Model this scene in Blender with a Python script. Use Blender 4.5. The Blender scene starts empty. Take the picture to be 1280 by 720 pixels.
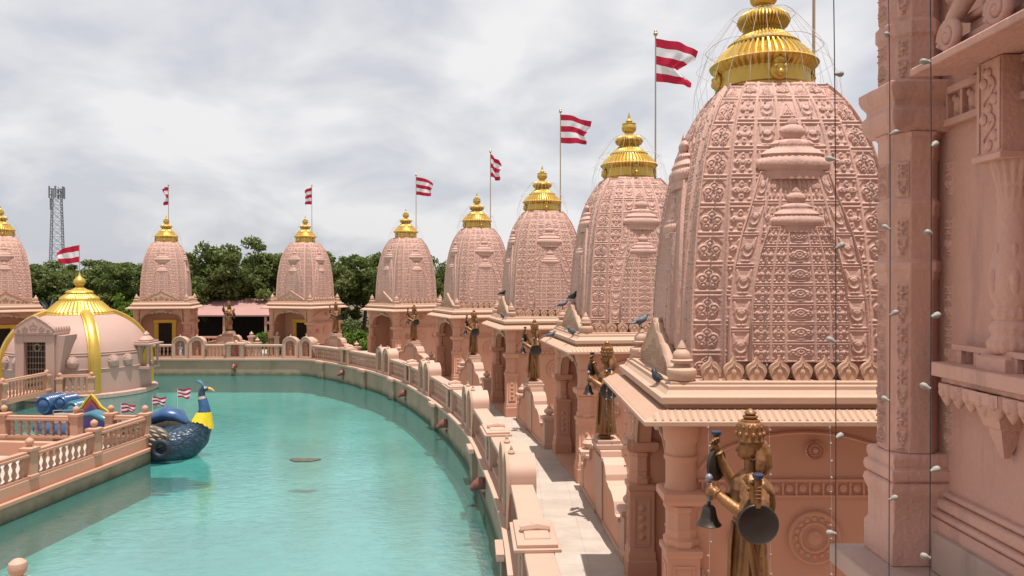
import bpy, bmesh, math, random
import numpy as np
from mathutils import Vector, Matrix

random.seed(7)
rng = np.random.default_rng(7)
scene = bpy.context.scene
COL = scene.collection
R = math.radians
PI = math.pi

# ------------------------------------------------------------------ camera, sky, sun, exposure
CAM_Z = 4.41
F = 960.0
cam_d = bpy.data.cameras.new("camera")
cam = bpy.data.objects.new("camera", cam_d)
COL.objects.link(cam)
cam.location = (0, 0, CAM_Z)
cam.rotation_euler = (R(90 - 0.39), 0, 0)
cam_d.sensor_width = 36
cam_d.lens = 36 * F / 1280
cam_d.clip_end = 6000
cam_d.clip_start = 0.05
scene.camera = cam

SUN_EL, SUN_AZ = 79.0, 147.0          # azimuth clockwise from +Y (right and a little behind the camera)
world = bpy.data.worlds.new("World")
scene.world = world
world.use_nodes = True
wn, wl = world.node_tree.nodes, world.node_tree.links
wn.clear()
wout = wn.new("ShaderNodeOutputWorld")
wbg = wn.new("ShaderNodeBackground")
wbg.inputs["Strength"].default_value = 0.10
sky = wn.new("ShaderNodeTexSky")
sky.sky_type = 'NISHITA'
sky.sun_disc = False
sky.sun_elevation = R(SUN_EL)
sky.sun_rotation = R(SUN_AZ)
sky.dust_density = 4.0
sky.air_density = 1.2
tc = wn.new("ShaderNodeTexCoord")
sep = wn.new("ShaderNodeSeparateXYZ")
wl.new(tc.outputs["Generated"], sep.inputs[0])
zadd = wn.new("ShaderNodeMath"); zadd.operation = 'ADD'; zadd.inputs[1].default_value = 0.42
zmax = wn.new("ShaderNodeMath"); zmax.operation = 'MAXIMUM'; zmax.inputs[1].default_value = 0.0
wl.new(sep.outputs["Z"], zmax.inputs[0]); wl.new(zmax.outputs[0], zadd.inputs[0])
vdiv = wn.new("ShaderNodeVectorMath"); vdiv.operation = 'DIVIDE'
comb = wn.new("ShaderNodeCombineXYZ")
for k in range(3): wl.new(zadd.outputs[0], comb.inputs[k])
wl.new(tc.outputs["Generated"], vdiv.inputs[0]); wl.new(comb.outputs[0], vdiv.inputs[1])
def wnoise(scale, detail, rough, off):
    mp = wn.new("ShaderNodeMapping"); mp.inputs["Location"].default_value = off
    wl.new(vdiv.outputs[0], mp.inputs[0])
    n = wn.new("ShaderNodeTexNoise"); n.inputs["Scale"].default_value = scale
    n.inputs["Detail"].default_value = detail; n.inputs["Roughness"].default_value = rough
    n.inputs["Distortion"].default_value = 0.3
    wl.new(mp.outputs[0], n.inputs["Vector"])
    return n
n1 = wnoise(3.0, 9, 0.5, (3.1, 1.7, 0.4))
n2 = wnoise(0.9, 5, 0.5, (7.3, 4.4, 2.0))
r1 = wn.new("ShaderNodeValToRGB")
r1.color_ramp.elements[0].position = 0.41; r1.color_ramp.elements[0].color = (0, 0, 0, 1)
r1.color_ramp.elements[1].position = 0.60; r1.color_ramp.elements[1].color = (1, 1, 1, 1)
wl.new(n1.outputs["Fac"], r1.inputs[0])
cl = wn.new("ShaderNodeMix"); cl.data_type = 'RGBA'       # grey cloud base to white cloud top
cl.inputs[6].default_value = (4.75, 4.9, 5.3, 1)
cl.inputs[7].default_value = (6.7, 6.6, 6.65, 1)
wl.new(r1.outputs[0], cl.inputs[0])
r2 = wn.new("ShaderNodeValToRGB")
r2.color_ramp.elements[0].position = 0.35; r2.color_ramp.elements[0].color = (0.86, 0.86, 0.86, 1)
r2.color_ramp.elements[1].position = 0.7; r2.color_ramp.elements[1].color = (1, 1, 1, 1)
wl.new(n2.outputs["Fac"], r2.inputs[0])
mixw = wn.new("ShaderNodeMix"); mixw.data_type = 'RGBA'
wl.new(r2.outputs[0], mixw.inputs[0]); wl.new(sky.outputs[0], mixw.inputs[6]); wl.new(cl.outputs[2], mixw.inputs[7])
wl.new(mixw.outputs[2], wbg.inputs["Color"])
wl.new(wbg.outputs[0], wout.inputs[0])

sun_d = bpy.data.lights.new("sun", 'SUN')
sun_d.energy = 4.5
sun_d.angle = R(0.6)
sun_d.color = (1.0, 0.965, 0.92)
sun = bpy.data.objects.new("sun", sun_d)
COL.objects.link(sun)
sv = Vector((math.cos(R(SUN_EL)) * math.sin(R(SUN_AZ)), math.cos(R(SUN_EL)) * math.cos(R(SUN_AZ)), math.sin(R(SUN_EL))))
sun.rotation_euler = sv.to_track_quat('Z', 'Y').to_euler()
sun.location = (0, 0, 40)

scene.view_settings.view_transform = 'Standard'
scene.view_settings.look = 'None'
scene.view_settings.exposure = 0.42
scene.view_settings.gamma = 1.0
scene.view_settings.use_curve_mapping = False
scene.cycles.use_denoising = True
scene.cycles.max_bounces = 6
scene.cycles.diffuse_bounces = 3
scene.cycles.glossy_bounces = 3
scene.cycles.transparent_max_bounces = 10

# ------------------------------------------------------------------ materials
def _nodes(name):
    m = bpy.data.materials.new(name); m.use_nodes = True
    n, l = m.node_tree.nodes, m.node_tree.links
    b = n["Principled BSDF"]
    return m, n, l, b

def stone(name, col, var=0.12, scale=1.3, rough=0.75, bump=0.25, fine=26.0, stain=(0.30, 0.20, 0.17), stain_amt=0.35, streak=4.0, metallic=0.0, spec=0.3):
    """mineral paint / stone: large tone drift, vertical weather streaks, fine grain bump"""
    m, n, l, b = _nodes(name)
    t = n.new("ShaderNodeTexCoord"); oi = n.new("ShaderNodeObjectInfo")
    va = n.new("ShaderNodeVectorMath"); va.operation = 'ADD'
    cx = n.new("ShaderNodeCombineXYZ")
    mu = n.new("ShaderNodeMath"); mu.operation = 'MULTIPLY'; mu.inputs[1].default_value = 37.0
    l.new(oi.outputs["Random"], mu.inputs[0])
    for k in range(3): l.new(mu.outputs[0], cx.inputs[k])
    l.new(t.outputs["Object"], va.inputs[0]); l.new(cx.outputs[0], va.inputs[1])
    a = n.new("ShaderNodeTexNoise"); a.inputs["Scale"].default_value = scale; a.inputs["Detail"].default_value = 6; a.inputs["Roughness"].default_value = 0.6
    l.new(va.outputs[0], a.inputs["Vector"])
    mx = n.new("ShaderNodeMix"); mx.data_type = 'RGBA'
    mx.inputs[6].default_value = tuple(c * (1 - var) for c in col) + (1,)
    mx.inputs[7].default_value = tuple(min(1, c * (1 + var)) for c in col) + (1,)
    l.new(a.outputs["Fac"], mx.inputs[0])
    mp = n.new("ShaderNodeMapping"); mp.inputs["Scale"].default_value = (streak, streak, streak * 0.16)
    l.new(va.outputs[0], mp.inputs[0])
    s = n.new("ShaderNodeTexNoise"); s.inputs["Scale"].default_value = 1.0; s.inputs["Detail"].default_value = 8; s.inputs["Roughness"].default_value = 0.68
    l.new(mp.outputs[0], s.inputs["Vector"])
    rp = n.new("ShaderNodeValToRGB")
    rp.color_ramp.elements[0].position = 0.52; rp.color_ramp.elements[0].color = (0, 0, 0, 1)
    rp.color_ramp.elements[1].position = 0.78; rp.color_ramp.elements[1].color = (stain_amt,) * 3 + (1,)
    l.new(s.outputs["Fac"], rp.inputs[0])
    m2 = n.new("ShaderNodeMix"); m2.data_type = 'RGBA'
    l.new(rp.outputs[0], m2.inputs[0]); l.new(mx.outputs[2], m2.inputs[6]); m2.inputs[7].default_value = tuple(stain) + (1,)
    hv = n.new("ShaderNodeHueSaturation"); mr = n.new("ShaderNodeMapRange"); mr.inputs[3].default_value = .95; mr.inputs[4].default_value = 1.05
    l.new(oi.outputs["Random"], mr.inputs[0]); l.new(mr.outputs[0], hv.inputs["Value"]); l.new(m2.outputs[2], hv.inputs["Color"])
    l.new(hv.outputs[0], b.inputs["Base Color"])
    g = n.new("ShaderNodeTexNoise"); g.inputs["Scale"].default_value = fine; g.inputs["Detail"].default_value = 5
    l.new(va.outputs[0], g.inputs["Vector"])
    bp = n.new("ShaderNodeBump"); bp.inputs["Strength"].default_value = bump; bp.inputs["Distance"].default_value = 0.02
    l.new(g.outputs["Fac"], bp.inputs["Height"]); l.new(bp.outputs[0], b.inputs["Normal"])
    b.inputs["Roughness"].default_value = rough
    b.inputs["Metallic"].default_value = metallic
    b.inputs["Specular IOR Level"].default_value = spec
    return m

def algae(m, z0, z1, col):
    n, l = m.node_tree.nodes, m.node_tree.links; b = n["Principled BSDF"]
    src = b.inputs["Base Color"].links[0].from_socket
    t = n.new("ShaderNodeNewGeometry"); s = n.new("ShaderNodeSeparateXYZ"); l.new(t.outputs["Position"], s.inputs[0])
    a = n.new("ShaderNodeTexNoise"); a.inputs["Scale"].default_value = 2.5; a.inputs["Detail"].default_value = 7; l.new(t.outputs["Position"], a.inputs["Vector"])
    ad = n.new("ShaderNodeMath"); ad.operation = 'MULTIPLY_ADD'; ad.inputs[1].default_value = .35; l.new(a.outputs["Fac"], ad.inputs[0]); l.new(s.outputs["Z"], ad.inputs[2])
    mr = n.new("ShaderNodeMapRange"); mr.inputs[1].default_value = z0 + .17; mr.inputs[2].default_value = z1 + .17; mr.inputs[3].default_value = .8; mr.inputs[4].default_value = 0
    l.new(ad.outputs[0], mr.inputs[0])
    mx = n.new("ShaderNodeMix"); mx.data_type = 'RGBA'; l.new(mr.outputs[0], mx.inputs[0]); l.new(src, mx.inputs[6]); mx.inputs[7].default_value = tuple(col) + (1,)
    l.new(mx.outputs[2], b.inputs["Base Color"])

def plain(name, col, rough=0.6, metallic=0.0, spec=0.4, var=0.1, scale=8.0):
    m, n, l, b = _nodes(name)
    t = n.new("ShaderNodeTexCoord")
    a = n.new("ShaderNodeTexNoise"); a.inputs["Scale"].default_value = scale; a.inputs["Detail"].default_value = 5
    l.new(t.outputs["Object"], a.inputs["Vector"])
    mx = n.new("ShaderNodeMix"); mx.data_type = 'RGBA'
    mx.inputs[6].default_value = tuple(c * (1 - var) for c in col) + (1,)
    mx.inputs[7].default_value = tuple(min(1, c * (1 + var)) for c in col) + (1,)
    l.new(a.outputs["Fac"], mx.inputs[0]); l.new(mx.outputs[2], b.inputs["Base Color"])
    b.inputs["Roughness"].default_value = rough; b.inputs["Metallic"].default_value = metallic
    b.inputs["Specular IOR Level"].default_value = spec
    return m

M = {}
M['spire'] = stone("spire_stone", (0.545, 0.33, 0.265), var=0.13, stain=(0.30, 0.20, 0.18), stain_amt=0.75, streak=2.6, bump=0.35, rough=0.7)
M['body'] = stone("shrine_paint", (0.52, 0.26, 0.17), var=0.08, stain=(0.40, 0.24, 0.19), stain_amt=0.35, bump=0.15, rough=0.65)
M['trim'] = stone("trim_paint", (0.48, 0.30, 0.21), var=0.08, stain=(0.42, 0.26, 0.2), stain_amt=0.4, bump=0.12, rough=0.6)
M['parapet'] = stone("parapet_paint", (0.48, 0.305, 0.225), var=0.08, stain=(0.42, 0.27, 0.21), stain_amt=0.45, bump=0.12, rough=0.62)
M['terrace'] = stone('terrace_paint', (0.47, 0.25, 0.165), var=0.1, stain=(0.34, 0.2, 0.15), stain_amt=0.5, bump=0.12, rough=0.62)
M['tower'] = stone("tower_stone", (0.57, 0.32, 0.255), var=0.14, scale=2.2, stain=(0.22, 0.13, 0.12), stain_amt=0.6, bump=0.45, fine=34, rough=0.75)
M['ledge'] = stone("ledge_stone", (0.42, 0.29, 0.24), var=0.12, scale=3, stain=(0.22, 0.17, 0.15), stain_amt=0.7, bump=0.25, rough=0.8)
M['dome'] = stone("dome_paint", (0.42, 0.262, 0.213), var=0.07, stain=(0.42, 0.29, 0.25), stain_amt=0.4, bump=0.1, rough=0.6)
M['poolwall'] = stone("pool_wall_concrete", (0.30, 0.22, 0.155), var=0.25, scale=1.2, stain=(0.12, 0.12, 0.075), stain_amt=0.75, bump=0.5, fine=12, rough=0.8, streak=1.2)
algae(M['poolwall'], -0.93, -0.70, (0.055, 0.065, 0.035))
M['gold'] = stone("gold_paint", (0.58, 0.37, 0.075), var=0.15, scale=5, stain=(0.32, 0.20, 0.05), stain_amt=0.7, bump=0.15, rough=0.38, metallic=0.6, spec=0.5)
M['door_gold'] = stone("door_gold_paint", (0.68, 0.42, 0.06), var=0.1, scale=4, stain=(0.4, 0.2, 0.03), stain_amt=0.4, bump=0.1, rough=0.4, metallic=0.3)
M['bronze'] = stone("bronze_paint", (0.25, 0.115, 0.045), var=0.5, scale=5, stain=(0.04, 0.028, 0.02), stain_amt=0.95, bump=0.35, fine=30, rough=0.42, metallic=0.35, streak=9.0)
M['dark_bronze'] = plain("dark_bronze", (0.045, 0.034, 0.027), rough=0.42, metallic=0.4)
M['navy_cap'] = plain("navy_cap", (0.03, 0.04, 0.07), rough=0.4)
M['grille'] = plain("grille_metal", (0.06, 0.045, 0.035), rough=0.5, metallic=0.5)
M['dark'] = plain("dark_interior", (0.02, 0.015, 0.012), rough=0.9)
M['pole'] = plain("pole_metal", (0.40, 0.30, 0.20), rough=0.4, metallic=0.4)
M['wire'] = plain("dark_wire", (0.03, 0.03, 0.05), rough=0.6)
M['net'] = plain("net_cord", (0.50, 0.46, 0.44), rough=0.9)
M['bulb'] = plain("bulb_plastic", (0.30, 0.27, 0.24), rough=0.55, spec=0.3)
M['crow'] = plain("crow_feathers", (0.012, 0.013, 0.016), rough=0.45)
M['pigeon'] = plain("pigeon_feathers", (0.10, 0.11, 0.13), rough=0.5)
M['beak'] = plain("beak_horn", (0.05, 0.05, 0.05), rough=0.4)
M['peacock_blue'] = stone("peacock_blue", (0.028, 0.06, 0.125), var=0.4, scale=4, stain=(0.10, 0.16, 0.22), stain_amt=0.6, bump=0.2, rough=0.22, spec=0.6)
M['bright_blue'] = stone("bright_blue_paint", (0.03, 0.075, 0.17), var=0.3, scale=5, stain=(0.02, 0.05, 0.16), stain_amt=0.6, bump=0.1, rough=0.3, spec=0.5)
M['neck_blue'] = stone("neck_blue_paint", (0.035, 0.10, 0.22), var=0.4, scale=5, stain=(0.01, 0.03, 0.05), stain_amt=0.6, bump=0.1, rough=0.25, spec=0.5)
M['teal'] = plain("teal_paint", (0.05, 0.14, 0.19), rough=0.3)
M['yellow'] = stone("yellow_paint", (0.72, 0.50, 0.03), var=0.2, scale=6, stain=(0.35, 0.2, 0.02), stain_amt=0.5, bump=0.2, rough=0.35)
M['feather'] = stone("brown_feathers", (0.10, 0.075, 0.055), var=0.4, scale=6, stain=(0.3, 0.26, 0.2), stain_amt=0.6, bump=0.2, rough=0.5)
M['feather_edge'] = plain("pale_feather_edge", (0.42, 0.36, 0.28), rough=0.5)
M['orange'] = plain("beak_orange", (0.65, 0.33, 0.06), rough=0.4)
M['white'] = plain("white_paint", (0.75, 0.73, 0.70), rough=0.5)
M['rubber'] = plain("tyre_rubber", (0.018, 0.02, 0.03), rough=0.6)
M['skin_paint'] = plain("figure_skin_paint", (0.42, 0.16, 0.10), rough=0.55)
M['robe_red'] = plain("red_robe_paint", (0.36, 0.07, 0.07), rough=0.6)
M['robe_blue'] = plain("blue_robe_paint", (0.08, 0.10, 0.22), rough=0.6)
M['robe_grey'] = plain("pale_robe_paint", (0.40, 0.38, 0.40), rough=0.6)
M['spout'] = stone("spout_paint", (0.17, 0.06, 0.042), var=0.2, stain=(0.1, 0.05, 0.04), bump=0.1, rough=0.4)
M['niche'] = plain("niche_paint", (0.50, 0.20, 0.13), rough=0.6)
M['cream'] = plain("cream_board", (0.62, 0.52, 0.40), rough=0.6)
M['purple'] = plain("purple_paint", (0.10, 0.07, 0.22), rough=0.5)
M['steel'] = plain("galvanised_steel", (0.20, 0.21, 0.24), rough=0.5, metallic=0.4)
M['roof_pink'] = stone("pink_sheet_roof", (0.34, 0.185, 0.16), var=0.15, bump=0.1)
M['bark'] = stone("tree_bark", (0.10, 0.075, 0.055), var=0.3, scale=5, stain=(0.05, 0.04, 0.03), bump=0.6, rough=0.9)

def scale_mat(name, c1, c2):
    m, n, l, b = _nodes(name)
    t = n.new("ShaderNodeTexCoord"); mp = n.new("ShaderNodeMapping"); mp.inputs["Scale"].default_value = (1.0, 1.6, 2.0); mp.inputs["Rotation"].default_value = (0, R(25), 0)
    l.new(t.outputs["Object"], mp.inputs[0])
    v = n.new("ShaderNodeTexVoronoi"); v.inputs["Scale"].default_value = 7.5; l.new(mp.outputs[0], v.inputs["Vector"])
    a = n.new("ShaderNodeTexNoise"); a.inputs["Scale"].default_value = 5; a.inputs["Detail"].default_value = 7; l.new(t.outputs["Object"], a.inputs["Vector"])
    rp = n.new("ShaderNodeValToRGB"); rp.color_ramp.elements[0].position = .1; rp.color_ramp.elements[0].color = tuple(c2) + (1,); rp.color_ramp.elements[1].position = .55; rp.color_ramp.elements[1].color = tuple(c1) + (1,)
    l.new(v.outputs["Distance"], rp.inputs[0])
    mx = n.new("ShaderNodeMix"); mx.data_type = 'RGBA'; mx.blend_type = 'OVERLAY'; mx.inputs[0].default_value = .8
    l.new(rp.outputs[0], mx.inputs[6]); l.new(a.outputs["Fac"], mx.inputs[7]); l.new(mx.outputs[2], b.inputs["Base Color"])
    bp = n.new("ShaderNodeBump"); bp.inputs["Strength"].default_value = .45; bp.inputs["Distance"].default_value = .05; bp.invert = True
    l.new(v.outputs["Distance"], bp.inputs["Height"]); l.new(bp.outputs[0], b.inputs["Normal"])
    b.inputs["Roughness"].default_value = .38; b.inputs["Specular IOR Level"].default_value = .5
    return m
M['peacock_blue'] = scale_mat("peacock_blue_scales", (0.018, 0.036, 0.06), (0.04, 0.08, 0.125))

def leaf_mat(name, c1, c2):
    m, n, l, b = _nodes(name)
    t = n.new("ShaderNodeTexCoord"); a = n.new("ShaderNodeTexNoise")
    a.inputs["Scale"].default_value = 0.9; a.inputs["Detail"].default_value = 7; a.inputs["Roughness"].default_value = 0.75
    l.new(t.outputs["Object"], a.inputs["Vector"])
    rp = n.new("ShaderNodeValToRGB")
    rp.color_ramp.elements[0].position = 0.36; rp.color_ramp.elements[0].color = tuple(c1) + (1,)
    rp.color_ramp.elements[1].position = 0.66; rp.color_ramp.elements[1].color = tuple(c2) + (1,)
    l.new(a.outputs["Fac"], rp.inputs[0])
    l.new(rp.outputs[0], b.inputs["Base Color"])
    b.inputs["Roughness"].default_value = 0.6; b.inputs["Specular IOR Level"].default_value = 0.25
    tr = n.new("ShaderNodeBsdfTranslucent"); l.new(rp.outputs[0], tr.inputs["Color"])
    mx = n.new("ShaderNodeMixShader"); mx.inputs[0].default_value = 0.38
    l.new(b.outputs[0], mx.inputs[1]); l.new(tr.outputs[0], mx.inputs[2])
    l.new(mx.outputs[0], n["Material Output"].inputs[0])
    return m
M['leaf_dark'] = leaf_mat("dark_leaves", (0.06, 0.085, 0.024), (0.20, 0.235, 0.065))
M['leaf_mid'] = leaf_mat("mid_leaves", (0.065, 0.09, 0.025), (0.20, 0.22, 0.06))
M['leaf_bright'] = leaf_mat("bright_leaves", (0.07, 0.13, 0.015), (0.17, 0.26, 0.03))
M['leaf_grey'] = leaf_mat("grey_leaves", (0.09, 0.13, 0.12), (0.20, 0.25, 0.22))

def flag_mat():
    m, n, l, b = _nodes("striped_flag_cloth")
    uv = n.new("ShaderNodeUVMap"); uv.uv_map = "UVMap"
    s = n.new("ShaderNodeSeparateXYZ"); l.new(uv.outputs[0], s.inputs[0])
    mu = n.new("ShaderNodeMath"); mu.operation = 'MULTIPLY'; mu.inputs[1].default_value = 2.5
    fr = n.new("ShaderNodeMath"); fr.operation = 'FRACT'
    gt = n.new("ShaderNodeMath"); gt.operation = 'GREATER_THAN'; gt.inputs[1].default_value = 0.5
    l.new(s.outputs["Y"], mu.inputs[0]); l.new(mu.outputs[0], fr.inputs[0]); l.new(fr.outputs[0], gt.inputs[0])
    mx = n.new("ShaderNodeMix"); mx.data_type = 'RGBA'
    mx.inputs[6].default_value = (0.50, 0.025, 0.06, 1); mx.inputs[7].default_value = (0.78, 0.76, 0.78, 1)
    l.new(gt.outputs[0], mx.inputs[0]); l.new(mx.outputs[2], b.inputs["Base Color"])
    b.inputs["Roughness"].default_value = 0.8; b.inputs["Specular IOR Level"].default_value = 0.1
    tr = n.new("ShaderNodeBsdfTranslucent"); l.new(mx.outputs[2], tr.inputs["Color"])
    ms = n.new("ShaderNodeMixShader"); ms.inputs[0].default_value = 0.4
    l.new(b.outputs[0], ms.inputs[1]); l.new(tr.outputs[0], ms.inputs[2])
    l.new(ms.outputs[0], n["Material Output"].inputs[0])
    return m
M['flag'] = flag_mat()

def floor_mat():
    m, n, l, b = _nodes("cream_floor_tiles")
    t = n.new("ShaderNodeTexCoord")
    br = n.new("ShaderNodeTexBrick")
    br.inputs["Color1"].default_value = (0.48, 0.40, 0.335, 1); br.inputs["Color2"].default_value = (0.45, 0.375, 0.31, 1)
    br.inputs["Mortar"].default_value = (0.34, 0.26, 0.2, 1)
    br.inputs["Scale"].default_value = 1.0; br.inputs["Mortar Size"].default_value = 0.004
    br.inputs["Brick Width"].default_value = 0.6; br.inputs["Row Height"].default_value = 0.6; br.offset = 0.0
    l.new(t.outputs["Object"], br.inputs["Vector"])
    a = n.new("ShaderNodeTexNoise"); a.inputs["Scale"].default_value = 1.6; a.inputs["Detail"].default_value = 8; a.inputs["Roughness"].default_value = 0.65
    l.new(t.outputs["Object"], a.inputs["Vector"])
    rp = n.new("ShaderNodeValToRGB")
    rp.color_ramp.elements[0].position = 0.3; rp.color_ramp.elements[0].color = (0.78, 0.76, 0.74, 1)
    rp.color_ramp.elements[1].position = 0.62; rp.color_ramp.elements[1].color = (1, 1, 1, 1)
    l.new(a.outputs["Fac"], rp.inputs[0])
    mx = n.new("ShaderNodeMix"); mx.data_type = 'RGBA'; mx.blend_type = 'MULTIPLY'; mx.inputs[0].default_value = 1
    l.new(br.outputs[0], mx.inputs[6]); l.new(rp.outputs[0], mx.inputs[7]); l.new(mx.outputs[2], b.inputs["Base Color"])
    b.inputs["Roughness"].default_value = 0.55
    return m
M['floor'] = floor_mat()

def ground_mat():
    m, n, l, b = _nodes("earth_and_grass")
    t = n.new("ShaderNodeTexCoord"); a = n.new("ShaderNodeTexNoise")
    a.inputs["Scale"].default_value = 0.25; a.inputs["Detail"].default_value = 9; a.inputs["Roughness"].default_value = 0.7
    l.new(t.outputs["Object"], a.inputs["Vector"])
    rp = n.new("ShaderNodeValToRGB")
    rp.color_ramp.elements[0].position = 0.4; rp.color_ramp.elements[0].color = (0.045, 0.06, 0.018, 1)
    rp.color_ramp.elements[1].position = 0.62; rp.color_ramp.elements[1].color = (0.17, 0.12, 0.08, 1)
    l.new(a.outputs["Fac"], rp.inputs[0]); l.new(rp.outputs[0], b.inputs["Base Color"])
    b.inputs["Roughness"].default_value = 0.95
    return m
M['ground'] = ground_mat()

def pool_floor_mat():
    m, n, l, b = _nodes("turquoise_pool_floor")
    t = n.new("ShaderNodeTexCoord"); a = n.new("ShaderNodeTexNoise")
    a.inputs["Scale"].default_value = 0.16; a.inputs["Detail"].default_value = 7; a.inputs["Roughness"].default_value = 0.62; a.inputs["Distortion"].default_value = 0.6
    l.new(t.outputs["Object"], a.inputs["Vector"])
    rp = n.new("ShaderNodeValToRGB")
    rp.color_ramp.elements[0].position = 0.36; rp.color_ramp.elements[0].color = (0.11, 0.36, 0.33, 1)
    rp.color_ramp.elements[1].position = 0.64; rp.color_ramp.elements[1].color = (0.27, 0.57, 0.51, 1)
    l.new(a.outputs["Fac"], rp.inputs[0])
    c = n.new("ShaderNodeTexNoise"); c.inputs["Scale"].default_value = 3.0; c.inputs["Detail"].default_value = 6; c.inputs["Roughness"].default_value = 0.7
    l.new(t.outputs["Object"], c.inputs["Vector"])
    mx = n.new("ShaderNodeMix"); mx.data_type = 'RGBA'; mx.blend_type = 'OVERLAY'; mx.inputs[0].default_value = 0.45
    l.new(rp.outputs[0], mx.inputs[6]); l.new(c.outputs["Fac"], mx.inputs[7]); l.new(mx.outputs[2], b.inputs["Base Color"])
    b.inputs["Roughness"].default_value = 0.8
    return m
M['pool_floor'] = pool_floor_mat()

def water_mat():
    m, n, l, b = _nodes("pool_water")
    t = n.new("ShaderNodeTexCoord")
    mp = n.new("ShaderNodeMapping"); mp.inputs["Rotation"].default_value = (0, 0, R(20)); mp.inputs["Scale"].default_value = (1.0, 1.7, 1)
    l.new(t.outputs["Object"], mp.inputs[0])
    a = n.new("ShaderNodeTexNoise"); a.inputs["Scale"].default_value = 2.6; a.inputs["Detail"].default_value = 5; a.inputs["Roughness"].default_value = 0.6; a.inputs["Distortion"].default_value = 0.8
    l.new(mp.outputs[0], a.inputs["Vector"])
    bp = n.new("ShaderNodeBump"); bp.inputs["Strength"].default_value = 0.12; bp.inputs["Distance"].default_value = 0.12
    l.new(a.outputs["Fac"], bp.inputs["Height"])
    tr = n.new("ShaderNodeBsdfTransparent"); tr.inputs["Color"].default_value = (0.62, 0.93, 0.90, 1)
    df = n.new("ShaderNodeBsdfDiffuse"); df.inputs["Color"].default_value = (0.09, 0.30, 0.27, 1)
    md = n.new("ShaderNodeMixShader"); md.inputs[0].default_value = 0.35
    l.new(tr.outputs[0], md.inputs[1]); l.new(df.outputs[0], md.inputs[2])
    gl = n.new("ShaderNodeBsdfGlossy"); gl.inputs["Roughness"].default_value = 0.03
    l.new(bp.outputs[0], gl.inputs["Normal"])
    fr = n.new("ShaderNodeFresnel"); fr.inputs["IOR"].default_value = 1.33
    l.new(bp.outputs[0], fr.inputs["Normal"])
    mx = n.new("ShaderNodeMixShader")
    fm = n.new('ShaderNodeMath'); fm.operation = 'MULTIPLY'; fm.inputs[1].default_value = 0.48
    l.new(fr.outputs[0], fm.inputs[0]); l.new(fm.outputs[0], mx.inputs[0]); l.new(md.outputs[0], mx.inputs[1]); l.new(gl.outputs[0], mx.inputs[2])
    l.new(mx.outputs[0], n["Material Output"].inputs[0])
    return m
M['water'] = water_mat()

# ------------------------------------------------------------------ mesh helpers
def T(x=0, y=0, z=0, rz=0.0, s=1.0):
    return Matrix.Translation((x, y, z)) @ Matrix.Rotation(rz, 4, 'Z') @ Matrix.Scale(s, 4)

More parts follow.
